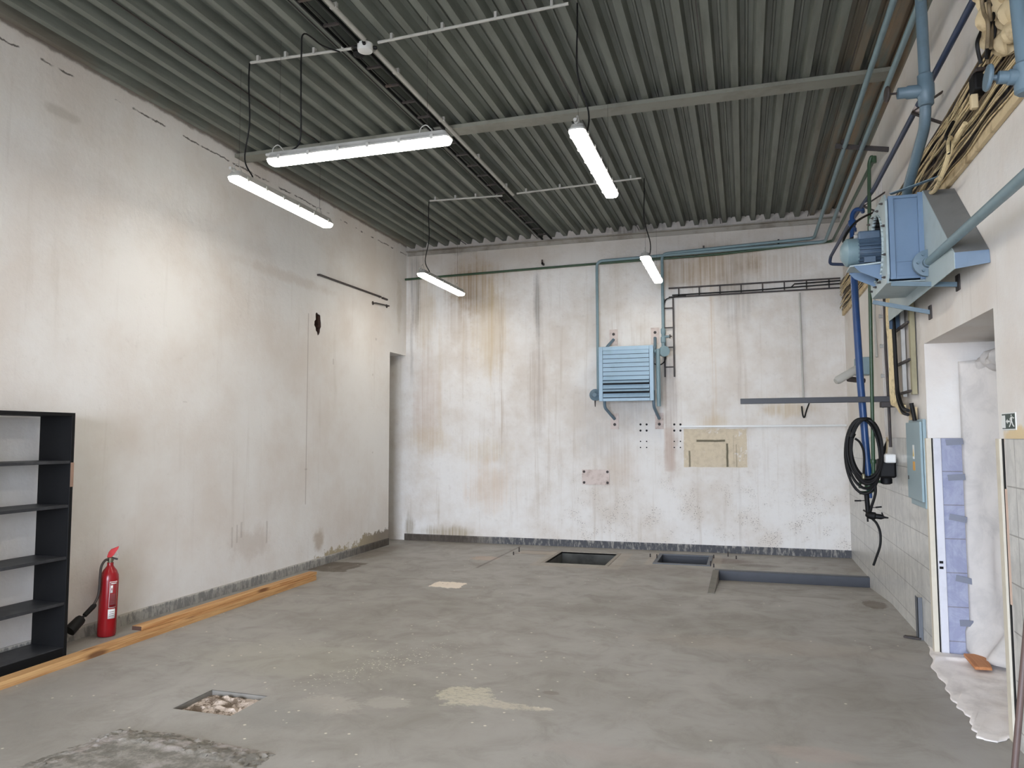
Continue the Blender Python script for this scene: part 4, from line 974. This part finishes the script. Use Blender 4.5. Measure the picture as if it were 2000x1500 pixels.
# socket box
sk = wr_(1738, 905)
t = thing('socket_box', 'black industrial socket box with a white plug on the tiled right wall', 'socket', (XR, sk.y, sk.z))
MB().box((XR-.16, sk.y-.10, sk.z-.13), (XR-.013, sk.y+.09, sk.z+.04)).build('box', M['rubber'], t, .02)
MB().box((XR-.12, sk.y-.21, sk.z+.01), (XR-.03, sk.y-.12, sk.z+.09)).build('white_plug', M['white_pvc'], t, .012, label='white plastic plug')
MB().lathe((XR-.09, sk.y-.03, sk.z-.13), (0, 0, -1), [(.045, 0), (.05, .01), (.05, .05), (.03, .06)], 14).build('outlet', M['black'], t)
MB().tube(smoothpath([(XR-.1, sk.y+.02, sk.z+.04), (XR-.08, sk.y+.05, sk.z+.14), (XR-.06, sk.y+.02, sk.z+.2)]), .012, 8).build('lead', M['rubber'], t)
q = wr_(1735, 871); tag(MB().prism([(XR-.07, q.y+.08, q.z-.05), (XR-.07, q.y+.02, q.z-.07), (XR-.07, q.y-.09, q.z+.05), (XR-.07, q.y-.03, q.z+.08)], (.012, 0, 0)).build('tan_tag', M['foam']), 'small tan tag hanging on the cables above the black socket box', 'tag')
# cabinet
cx = XR-.045; cy0 = U(0, cx, 1799, 900).y; cy1 = U(0, cx, 1772, 900).y; cz0, cz1 = 1.05, 1.73; cm = (cy0+cy1)/2
t = thing('electrical_cabinet', 'narrow pale blue electrical cabinet with warning stickers on the right wall', 'cabinet', (XR, 6.7, cz0))
MB().box((cx+.02, cy0, cz0), (XR-.001, cy1, cz1)).build('body', M['cabinet'], t, .005)
cdoor = MB().box((cx, cy0+.01, cz0+.05), (cx+.018, cy1+.01, cz1-.02)).build('door', M['cabinet'], t, .003)
MB().box((cx-.001, cm-.04, 1.33), (cx, cm+.04, 1.40), ).build('orange_label', M['orange'], cdoor)
MB().box((cx-.001, cm-.03, 1.42), (cx, cm+.03, 1.53)).build('warning_label', M['label'], cdoor)
MB().prism([(cx-.0015, cm-.02, 1.44), (cx-.0015, cm+.02, 1.44), (cx-.0015, cm, 1.50)], (-.0005, 0, 0)).build('warning_triangle', M['yellow'], cdoor)
MB().box((cx-.004, cy1-.05, 1.25), (cx, cy1-.03, 1.28)).build('lock', M['dark_metal'], cdoor)
MB().box((XR-.05, cm-.02, cz1), (XR-.01, cm+.1, cz1+.10)).build('cable_entry', M['foam'], t); MB().tube([(XR-.06, cm-.07, 1.86), (XR-.04, cm-.07, 1.72)], .016, 8).build('entry_cable', M['rubber'], t)
# steel angle at the floor
q = wr_(1800, 1205, XR-.03)
t = thing('steel_angle_post', 'short galvanised steel angle standing at the foot of the tiled right wall', 'steel angle', (XR-.03, 6.75, 0))
b = MB(); b.box((XR-.05, 6.72, 0), (XR-.014, 6.726, .33)); b.box((XR-.05, 6.72, 0), (XR-.044, 6.80, .33)); b.build('upright', M['kerb'], t, .001)
MB().bar((XR-.14, 6.78, .008), (XR-.03, 6.72, .012), .04, .014).build('foot', M['dark_metal'], t)

# ------------------------------------------------------------------ fan unit
fy0, fy1, fx0, fx1, fz0, fz1 = 5.58, 6.24, .95, 1.187, 2.66, 3.235
t = thing('wall_fan_heater', 'large blue fan heater unit with exposed motor on the upper right wall', 'fan heater', (XR, 5.9, 2.6))
b = MB()
b.box((fx0+.01, fy0+.01, fz0+.01), (fx1, fy0+.022, fz1-.01)); b.box((fx0+.01, fy1-.022, fz0+.01), (fx1, fy1-.01, fz1-.01)); b.box((fx0+.01, fy0+.022, fz1-.022), (fx1, fy1-.022, fz1-.01)); b.box((fx0+.01, fy0+.022, fz0+.01), (fx1, fy1-.022, fz0+.022))
b.build('casing', M['unit'], t)
b = MB()   # raised side frame
b.box((fx0+.022, fy0-.012, fz0), (fx0+.055, fy0+.01, fz1)); b.box((fx1-.035, fy0-.012, fz0-.01), (fx1, fy0+.01, fz1+.01)); b.box((fx0+.055, fy0-.008, fz1-.02), (fx1-.035, fy0+.01, fz1)); b.box((fx0+.055, fy0-.008, fz0), (fx1-.035, fy0+.01, fz0+.02))
b.box((fx0+.055, fy0+.002, fz0+.118), (fx1-.035, fy0+.0085, fz0+.122))
b.build('side_frame', M['unit'], t, .002)
# front plate with the fan mouth
cy, cz, cr = (fy0+fy1)/2, (fz0+fz1)/2, .245
b = MB(); n = 40; P0 = fy0-.02; P1 = fy1+.02; Q0 = fz0-.02; Q1 = fz1+.02
inner = []; outer = []
for k in range(n):
    a = 2*math.pi*k/n; c_, s_ = math.cos(a), math.sin(a); inner.append((cy+cr*c_, cz+cr*s_))
    m_ = min((P1-P0)/2/max(abs(c_), 1e-6), (Q1-Q0)/2/max(abs(s_), 1e-6)); outer.append((cy+c_*m_, cz+s_*m_))
for x in (fx0, fx0+.014): b.v += [(x, y, z) for y, z in inner]+[(x, y, z) for y, z in outer]
for k in range(n):
    k2 = (k+1) % n
    b.f += [(k, k2, n+k2, n+k), (2*n+k, 3*n+k, 3*n+k2, 2*n+k2), (k, 2*n+k, 2*n+k2, k2), (n+k, n+k2, 3*n+k2, 3*n+k)]
fpl = b.build('front_plate', M['unit_lt'], t)
b = MB(); 
for k in range(n):
    k2 = (k+1) % n
    b.add([(fx0-.012, *inner[k]), (fx0-.012, *inner[k2]), (fx0+.012, *inner[k2]), (fx0+.012, *inner[k])], [(0, 1, 2, 3)])
b.build('inlet_ring', M['unit_lt'], t, solid=.006)
b = MB()
for k in range(n):
    k2 = (k+1) % n; b.add([(fx0+.012, *inner[k]), (fx0+.012, *inner[k2]), (fx0+.19, *inner[k2]), (fx0+.19, *inner[k])], [(0, 1, 2, 3)])
b.build('shade_black_duct', M['black'], t, solid=.006)  # black shell and back disc paint in the darkness inside the fan mouth
MB().lathe((fx0+.19, cy, cz), (1, 0, 0), [(cr, 0), (cr, .005)], 32).build('inner_back', M['black'], t)
for k in range(6):
    a = 2*math.pi*k/6; a2 = a+.55
    p = lambda r, an, x: (x, cy+r*math.cos(an), cz+r*math.sin(an))
    MB().hexa([p(.05, a, fx0+.06), p(.235, a+.1, fx0+.05), p(.235, a2, fx0+.13), p(.05, a2+.1, fx0+.12)], (.004, 0, 0)).build('fan_blade', paint('fan_blade_dark_red_%d' % k, C(84, 58, 54), .5), t)
for (y, z) in [(fy0+.06+i*.18, zz) for i in range(4) for zz in (fz0+.03, fz1-.03)]+[(yy, fz0+.18+i*.2) for i in range(2) for yy in (fy0+.02, fy1-.02)]:
    MB().lathe((fx0, y, z), (-1, 0, 0), [(.008, 0), (.008, .014), (.004, .015), (.004, .025)], 6).build('plate_bolt', M['dark_metal'], fpl)
# motor
mz = cz-.01
mot = MB().lathe((fx0+.05, cy, mz), (-1, 0, 0), [(.03, -.05), (.07, 0), (.082, .02), (.082, .20)], 24).build('motor_body', M['motor'], t)
b = MB()
for k in range(22):
    a = 2*math.pi*k/22; d = Vector((0, math.cos(a), math.sin(a))); b.bar(Vector((fx0+.03, cy, mz))+d*.088, Vector((fx0-.14, cy, mz))+d*.088, .006, .030, up=d)
b.build('cooling_fins', M['motor'], mot)
MB().lathe((fx0-.13, cy, mz), (-1, 0, 0), [(.098, 0), (.102, .01), (.102, .075), (.09, .09), (.05, .115), (.02, .12)], 28).build('fan_cowl', M['cyan'], mot)
MB().box((fx0-.13, cy-.05, mz+.08), (fx0+.02, cy+.05, mz+.145)).build('terminal_box', M['motor'], mot, .012)
b = MB(); b.lathe((fx0-.13, cy, mz+.115), (-1, 0, 0), [(.014, 0), (.018, .005), (.018, .02), (.012, .025)], 8); b.build('cable_gland', M['light_metal'], mot)
MB().box((fx0-.105, cy-.105, mz-.10), (fx0-.03, cy-.085, mz-.06)).build('motor_foot', M['motor'], mot)
# motor shelf and gusset
MB().hexa([(fx0, cy-.17, mz-.125), (fx0-.20, cy-.10, mz-.125), (fx0-.20, cy+.10, mz-.125), (fx0, cy+.17, mz-.125)], (0, 0, .010)).build('motor_shelf', M['unit_lt'], t)
for y in (cy-.13, cy+.13): MB().prism([(fx0, y, mz-.125), (fx0-.18, y, mz-.125), (fx0-.14, y, mz-.17), (fx0, y, mz-.24)], (0, .006, 0)).build('gusset', M['unit'], t)
MB().tube(smoothpath([(fx0-.15, cy, mz+.115), (fx0-.22, cy+.05, mz+.10), (fx0-.1, cy+.3, mz+.3), (1.1, 6.9, 3.5), (1.24, 7.0, 3.55)]), .009, 8).build('motor_cable', M['rubber'], t)
# wall hood: trapezoid casing with sloping shoulders, open below
hw = [(4.86, 2.565), (4.86, 2.66), (5.56, 3.25), (6.26, 3.25), (6.96, 2.66), (6.96, 2.565)]
def strip(b, i, th=.004):
    (y0, z0), (y1, z1) = hw[i], hw[i+1]
    b.hexa([(fx1, y0, z0), (XR-.002, y0, z0), (XR-.002, y1, z1), (fx1, y1, z1)], (0, 0, -.004))
b = MB(); b.prism([(fx1, y, z) for y, z in hw], (-.004, 0, 0)); b.build('hood_face', M['unit_lt'], t)
# shoulders flare outwards along the wall
b = MB(); b.hexa([(fx1, 5.56, 3.25), (fx1, 4.86, 2.66), (XR-.002, 4.70, 2.63), (XR-.002, 5.34, 3.18)], (0, .004, -.004)); b.build('hood_shoulder', M['unit_grey'], t, smooth=False); b = MB(); b.hexa([(fx1, 6.26, 3.25), (fx1, 6.96, 2.66), (XR-.002, 7.1, 2.63), (XR-.002, 6.5, 3.18)], (0, -.004, -.004)); b.build('hood_shoulder', M['unit_grey'], t, smooth=False)
b = MB(); b.hexa([(fx1, 4.86, 2.66), (fx1, 4.86, 2.565), (XR-.002, 4.69, 2.555), (XR-.002, 4.70, 2.63)], (0, .004, 0)); b.build('hood_end', M['unit'], t, smooth=False); b = MB(); b.hexa([(fx1, 6.96, 2.66), (fx1, 6.96, 2.50), (XR-.002, 7.1, 2.52), (XR-.002, 7.1, 2.63)], (0, -.004, 0)); b.build('hood_end', M['unit'], t, smooth=False)
b = MB(); b.hexa([(fx1, 5.56, 3.25), (fx1, 6.26, 3.25), (XR-.002, 6.5, 3.18), (XR-.002, 5.34, 3.18)], (0, 0, -.004)); b.build('hood_top', M['unit_grey'], t, smooth=False)
# bottom flange of the casing sloping back
b = MB(); b.hexa([(fx0+.01, fy0, fz0-.018), (fx1, fy0, fz0-.018), (fx1, fy1, fz0-.018), (fx0+.01, fy1, fz0-.018)], (0, 0, .006)); b.build('bottom_panel', M['unit_lt'], t)
b = MB(); b.prism([U(1, 6.6, 1757, 567), U(1, 6.6, 1790, 566), U(1, 6.6, 1791, 586), U(1, 6.6, 1760, 611)], (0, .25, 0)); b.build('lower_deflector', M['unit_lt'], t)
# struts and strap
MB().bar((fx0+.01, fy1, fz0-.04), (XR-.002, 6.1, 2.50), .03, .03).build('strut', M['cyan_dk'], t)
MB().bar((fx0+.03, fy0, fz0-.03), (XR-.002, 5.35, 2.56), .03, .03).build('strut', M['cyan_dk'], t)
MB().bar((fx0+.04, fy0, fz1+.015), (XR-.002, 5.38, 3.30), .035, .006).build('top_strap', M['cyan_dk'], t)
MB().box((XR-.01, 5.3, 2.52), (XR-.001, 5.38, 2.62)).build('wall_plate', M['dark_metal'], t); MB().box((XR-.01, 6.06, 2.45), (XR-.001, 6.14, 2.55)).build('wall_plate', M['dark_metal'], t)
# steam pipe
fp = U(1, fy0-.05, 1810, 515); far = Vector((1.12, 3.0, 0)); q = U(0, 1.12, 2000, 345)
t = thing('thick_supply_pipe', 'thick pale blue pipe with round flange entering the fan heater from the right', 'pipe', fp)
dd = (q-fp)
MB().tube([fp-dd.normalized()*.0, fp+dd*1.9], .026, 16).build('pipe', M['cyan'], t)
MB().lathe(fp+Vector((0, .005, 0)), dd, [(.05, -.05), (.05, -.001), (.088, 0), (.088, .018), (.05, .019), (.05, .026), (.088, .027), (.088, .045), (.035, .05), (.032, .08)], 24).build('flange', M['cyan_dk'], t)
for k in range(6):
    a = k*math.pi/3; MB().lathe(fp+Vector((.06*math.cos(a), -.045, .06*math.sin(a))), (0, -1, 0), [(.010, -.01), (.010, .012)], 6).build('flange_bolt', M['cyan_dk'], t)
# vertical pipe with gate valve
t = thing('valved_riser_pipe', 'grey-blue vertical pipe with gate valve coming down from the ceiling to the fan heater', 'pipe', (1.1, 5.0, 3.6))
MB().tube(fillet([(1.1, 5.02, 4.64), (1.1, 4.99, 3.72), (1.1, 5.02, 3.50), (1.12, 5.72, 3.30), (1.12, 5.75, 3.2)], .13, 7), .033, 16).build('pipe', M['cyan_dk'], t)
vc = Vector((1.1, 4.985, 3.70))
MB().lathe(vc+Vector((0, 0, .10)), (0, 0, -1), [(.036, 0), (.044, .01), (.044, .06), (.05, .07), (.05, .14), (.044, .15), (.044, .19), (.036, .2)], 16).build('valve_body', M['cyan_dk'], t)
MB().lathe(vc+Vector((0, 0, -.005)), (-1, -.05, 0), [(.04, 0), (.04, .10), (.034, .11), (.034, .155), (.02, .16)], 14).build('bonnet', M['cyan_dk'], t)
MB().tube([vc+Vector((-.15, -.01, -.005)), vc+Vector((-.215, -.015, -.005))], .007, 8).build('stem', M['dark_metal'], t)
MB().lathe(vc+Vector((-.215, -.015, -.005)), (-1, -.1, 0), [(.012, -.01), (.045, -.008), (.05, 0), (.045, .008), (.012, .01)], 20).build('handwheel', M['dark_metal'], t)
# second valve pipe at the right edge
t = thing('edge_riser_pipe', 'grey-blue vertical pipe with side valve at the right edge', 'pipe', (1.15, 3.55, 3.1))
a1 = U(0, 1.12, 1988, 0); a2 = U(0, 1.12, 2004, 150)
MB().tube(fillet([(1.12, a1.y, 4.6), (1.12, a1.y, a1.z), (1.12, a2.y, a2.z), (1.13, a2.y-.0, 3.0), (1.13, a2.y-.2, 2.9)], .05), .030, 16).build('pipe', M['cyan_dk'], t)
MB().lathe((1.12, a2.y, a2.z+.06), (0, 0, -1), [(.034, 0), (.044, .01), (.044, .12), (.034, .13)], 14).build('valve_body', M['cyan_dk'], t)
wv = U(1, a2.y, 1930, 152)
MB().lathe((1.12, a2.y, a2.z), (wv.x-1.12, wv.y-a2.y, wv.z-a2.z), [(.03, 0), (.032, .06), (.026, .065), (.026, .10), (.012, .105), (.008, (wv-Vector((1.12, a2.y, a2.z))).length)], 14).build('bonnet', M['cyan_dk'], t)
MB().lathe(wv, (wv.x-1.12, wv.y-a2.y, wv.z-a2.z), [(.012, -.01), (.05, -.008), (.055, 0), (.05, .008), (.012, .01)], 18).build('handwheel', M['cyan_dk'], t)

# ------------------------------------------------------------------ doorway on the right
dframe = thing('door_1', '', 'x', (XR, OY1, 0)); del dframe['label'], dframe['category']; struct(dframe)
MB().box((XR-.016, OY1-.01, 0), (XR+.02, OY1+.05, TZ)).build('frame_edge', M['off'], dframe, .002)
MB().box((XR+.028, OY1-.03, 0), (XR+.08, OY1-.001, TZ)).build('frame_strip', M['frame_white'], dframe, .004)
MB().box((XR+.0205, OY1-.012, 0), (XR+.028, OY1-.001, TZ)).build('frame_gap', M['black'], dframe)
for z in (.62, .66): MB().box((XR+.035, OY1-.035, z), (XR+.06, OY1-.028, z+.018)).build('latch_hole', M['black'], dframe)
MB().box((XR-.018, OY0-.055, 0), (XR+.03, OY0+.01, TZ)).build('frame_edge', M['off'], dframe, .002)
MB().box((XR-.006, OY0-.075, 0), (XR+.0, OY0-.055, TZ)).build('frame_gap', M['black'], dframe)
MB().box((XR-.010, OY0-.16, .72), (XR+.0, OY0-.085, 1.32)).build('filler_board', M['pinkboard'], dframe)
MB().box((XR+.45, OY0, 2.05), (XR+.75, OY1, 2.22)).build('lintel_box', M['plain'], dframe, .02)
random.seed(2)
def film(u, v):
    # u along the wall from the far jamb to the near one, v from top to floor
    y = OY1-.012-(OY1-OY0+.02)*u
    z = 2.12*(1-v)+.035
    f = .03*math.sin(u*17+v*1.5)+.022*math.sin(u*37+2*math.sin(v*5))+.012*math.sin(u*60+v*13)
    x = XR+.22+.42*(1-(1-u)**3)*1.0+f*min(1, u*5)
    x += .05*math.sin(v*7+u*9)*u
    if v > .9: x -= (v-.9)*1.2
    x = max(x, XR+.19+.04*(v > .5)*0)
    return (x, y, z)
MB().grid(film, 90, 60).build('hanging_dust_sheet', M['film'], solid=.002)
tag(bpy.data.objects['hanging_dust_sheet'], 'whitish protective film hanging taped across the doorway in the right wall', 'dust sheet')
def bundle(u, v):
    y = OY1-.12-(OY1-OY0-.22)*u; a = 2*math.pi*v
    r = .085+.015*math.sin(u*40+a*2)+.01*math.sin(u*90)
    return (XR+.40+r*math.cos(a), y, 2.135+r*.8*math.sin(a))
MB().grid(bundle, 60, 14).build('sheet_roll', M['film'])
tag(bpy.data.objects['sheet_roll'], 'bunched film roll along the top of the covered doorway', 'dust sheet')
for i, (px, pyy) in enumerate(((1864, 863), (1868, 932), (1871, 1012), (1884, 1132), (1892, 1217))):
    y = OY1-.016
    q = U(1, y, px-1, pyy); rz = random.uniform(-.2, .1); w2, h2 = .055, .022
    c_, s_ = math.cos(rz), math.sin(rz)
    P = [(q.x+c_*a*w2-s_*b_*h2, y-.006-(.02 if a > 0 else 0), q.z+s_*a*w2+c_*b_*h2) for a, b_ in ((-1, -1), (1, -1), (1, 1), (-1, 1))]
    tag(MB().add(P, [(0, 1, 2, 3)]).build('tape_strip', M['tape'], solid=.002, smooth=False), ['topmost strip of grey tape holding the door film', 'second grey tape strip from the top on the door film', 'middle strip of grey tape on the door film', 'fourth grey tape strip from the top on the door film', 'lowest strip of grey tape on the door film'][i], 'tape', 'tape strips on the door film')
# floor sheet
edge = [(1812, 1262), (1822, 1302), (1842, 1338), (1862, 1372), (1886, 1395), (1898, 1420), (1912, 1443), (1945, 1452), (1990, 1441)]
E_ = [U(2, .0, *e) for e in edge]
def fsheet(u, v):
    k = u*(len(E_)-1); i = min(int(k), len(E_)-2); f = k-i; e = E_[i]*(1-f)+E_[i+1]*f
    e = e+Vector((.012*math.sin(u*31)*math.sin(u*9)+.008*math.sin(u*83), 0, 0))
    inner = Vector((XR+.74, OY1-.03-(OY1-OY0-.06)*u, 0))
    if v < .3:
        w_ = v/.3; tgt = Vector((XR+.02, OY1-.02-(OY1-OY0-.04)*u, 0)); p = e.lerp(tgt, w_)
        if e.x > XR: p = e.lerp(tgt, w_*.98)
    else:
        w_ = (v-.3)/.7; p = Vector((XR+.02, OY1-.02-(OY1-OY0-.04)*u, 0)).lerp(inner, w_)
    z = .009+.003*math.sin(u*13+v*7)+.002*math.sin(u*37-v*17)+.016*math.exp(-((u-.09)/.018)**2)
    z = z*min(1, .3+v*12)
    return (p.x, p.y, max(.003, z))
MB().grid(fsheet, 120, 50).build('floor_dust_sheet', M['sheet'], solid=.002)
tag(bpy.data.objects['floor_dust_sheet'], 'dirty white dust sheet spread on the floor at the doorway', 'dust sheet')
# plywood block on the sheet
q4 = [U(2, .05, *e) for e in ((1882, 1276), (1922, 1278), (1938, 1304), (1904, 1302))]
tag(MB().hexa(q4, (0, 0, -.02)).build('plywood_offcut', M['block'], bevel=.002), 'square orange plywood offcut lying on the dust sheet in the doorway', 'wood offcut')
q4 = [U(2, .03, *e) for e in ((1974, 1394), (1984, 1394), (1985, 1410), (1978, 1404))]
tag(MB().hexa(q4, (0, 0, -.012)).build('wood_chip', M['block']), 'small orange wood chip at the near edge of the dust sheet', 'wood offcut')
# leaning rod
B_ = U(2, 0, 1974, 1590); T_ = U(1, B_.y+.02, 1999, 1300); k_ = (XR-.018-B_.x)/(T_.x-B_.x)
tag(MB().tube([B_, B_+(T_-B_)*min(k_, 2.6)], .0135, 12).build('leaning_rod', M['rod']), 'brown metal rod leaning at the lower right corner of the picture', 'rod')
# exit sign
sy1, sy0 = U(0, XR, 1958, 822).y, U(0, XR, 1986, 822).y; sz1, sz0 = U(0, XR, 1972, 806).z, U(0, XR, 1972, 840).z
t = thing('exit_sign', 'small dark green emergency exit sign with running figure and arrow, beside the doorway', 'sign', (XR, (sy0+sy1)/2, sz0))
W_, H_ = sy1-sy0, sz1-sz0
def SP(u, v, x=.006): return (XR-x, sy1-u*W_, sz0+v*H_)
MB().prism([SP(0, 0, .001), SP(1, 0, .001), SP(1, 1, .001), SP(0, 1, .001)], (-.004, 0, 0)).build('panel', M['signwhite'], t)
MB().prism([SP(.06, .07, .0052), SP(.96, .07, .0052), SP(.96, .94, .0052), SP(.06, .94, .0052)], (-.0006, 0, 0)).build('green_field', M['signgreen'], t)
def sg(pts, nm): MB().prism([SP(u, v, .006) for u, v in pts], (-.0006, 0, 0)).build(nm, M['signwhite'], t)
sg([(.06, .12), (.30, .12), (.30, .86), (.06, .86)], 'door_symbol')
sg([(.34, .5), (.46, .36), (.46, .45), (.62, .45), (.62, .55), (.46, .55), (.46, .64)], 'arrow_symbol')
sg([(.70, .80), (.76, .80), (.76, .88), (.70, .88)], 'figure_head'); sg([(.66, .48), (.76, .48), (.80, .76), (.68, .76)], 'figure_body')
sg([(.66, .48), (.74, .48), (.66, .30), (.58, .16), (.54, .20), (.62, .34)], 'figure_leg'); sg([(.72, .48), (.78, .50), (.84, .32), (.92, .22), (.88, .16), (.78, .28)], 'figure_leg')
sg([(.68, .74), (.60, .62), (.64, .58), (.72, .68)], 'figure_arm'); sg([(.78, .74), (.88, .64), (.93, .70), (.90, .72), (.86, .70), (.80, .78)], 'figure_arm')
# anchor pins on the rear floor
for i, (px, pyy) in enumerate(((1270, 1088), (1283, 1092), (1394, 1090), (1422, 1087), (1438, 1092), (1388, 1106), (1394, 1108), (1014, 1078), (1003, 1084))):
    q = U(2, 0, px, pyy); tag(MB().lathe((q.x, q.y, 0), (0, 0, 1), [(.008, 0), (.008, .04+.02*(i % 2)), (.004, .045+.02*(i % 2))], 8).build('anchor_pin', M['dark_metal']), 'short rusty anchor pin sticking out of the floor around the two pits', 'anchor pin', 'anchor pins by the pits')
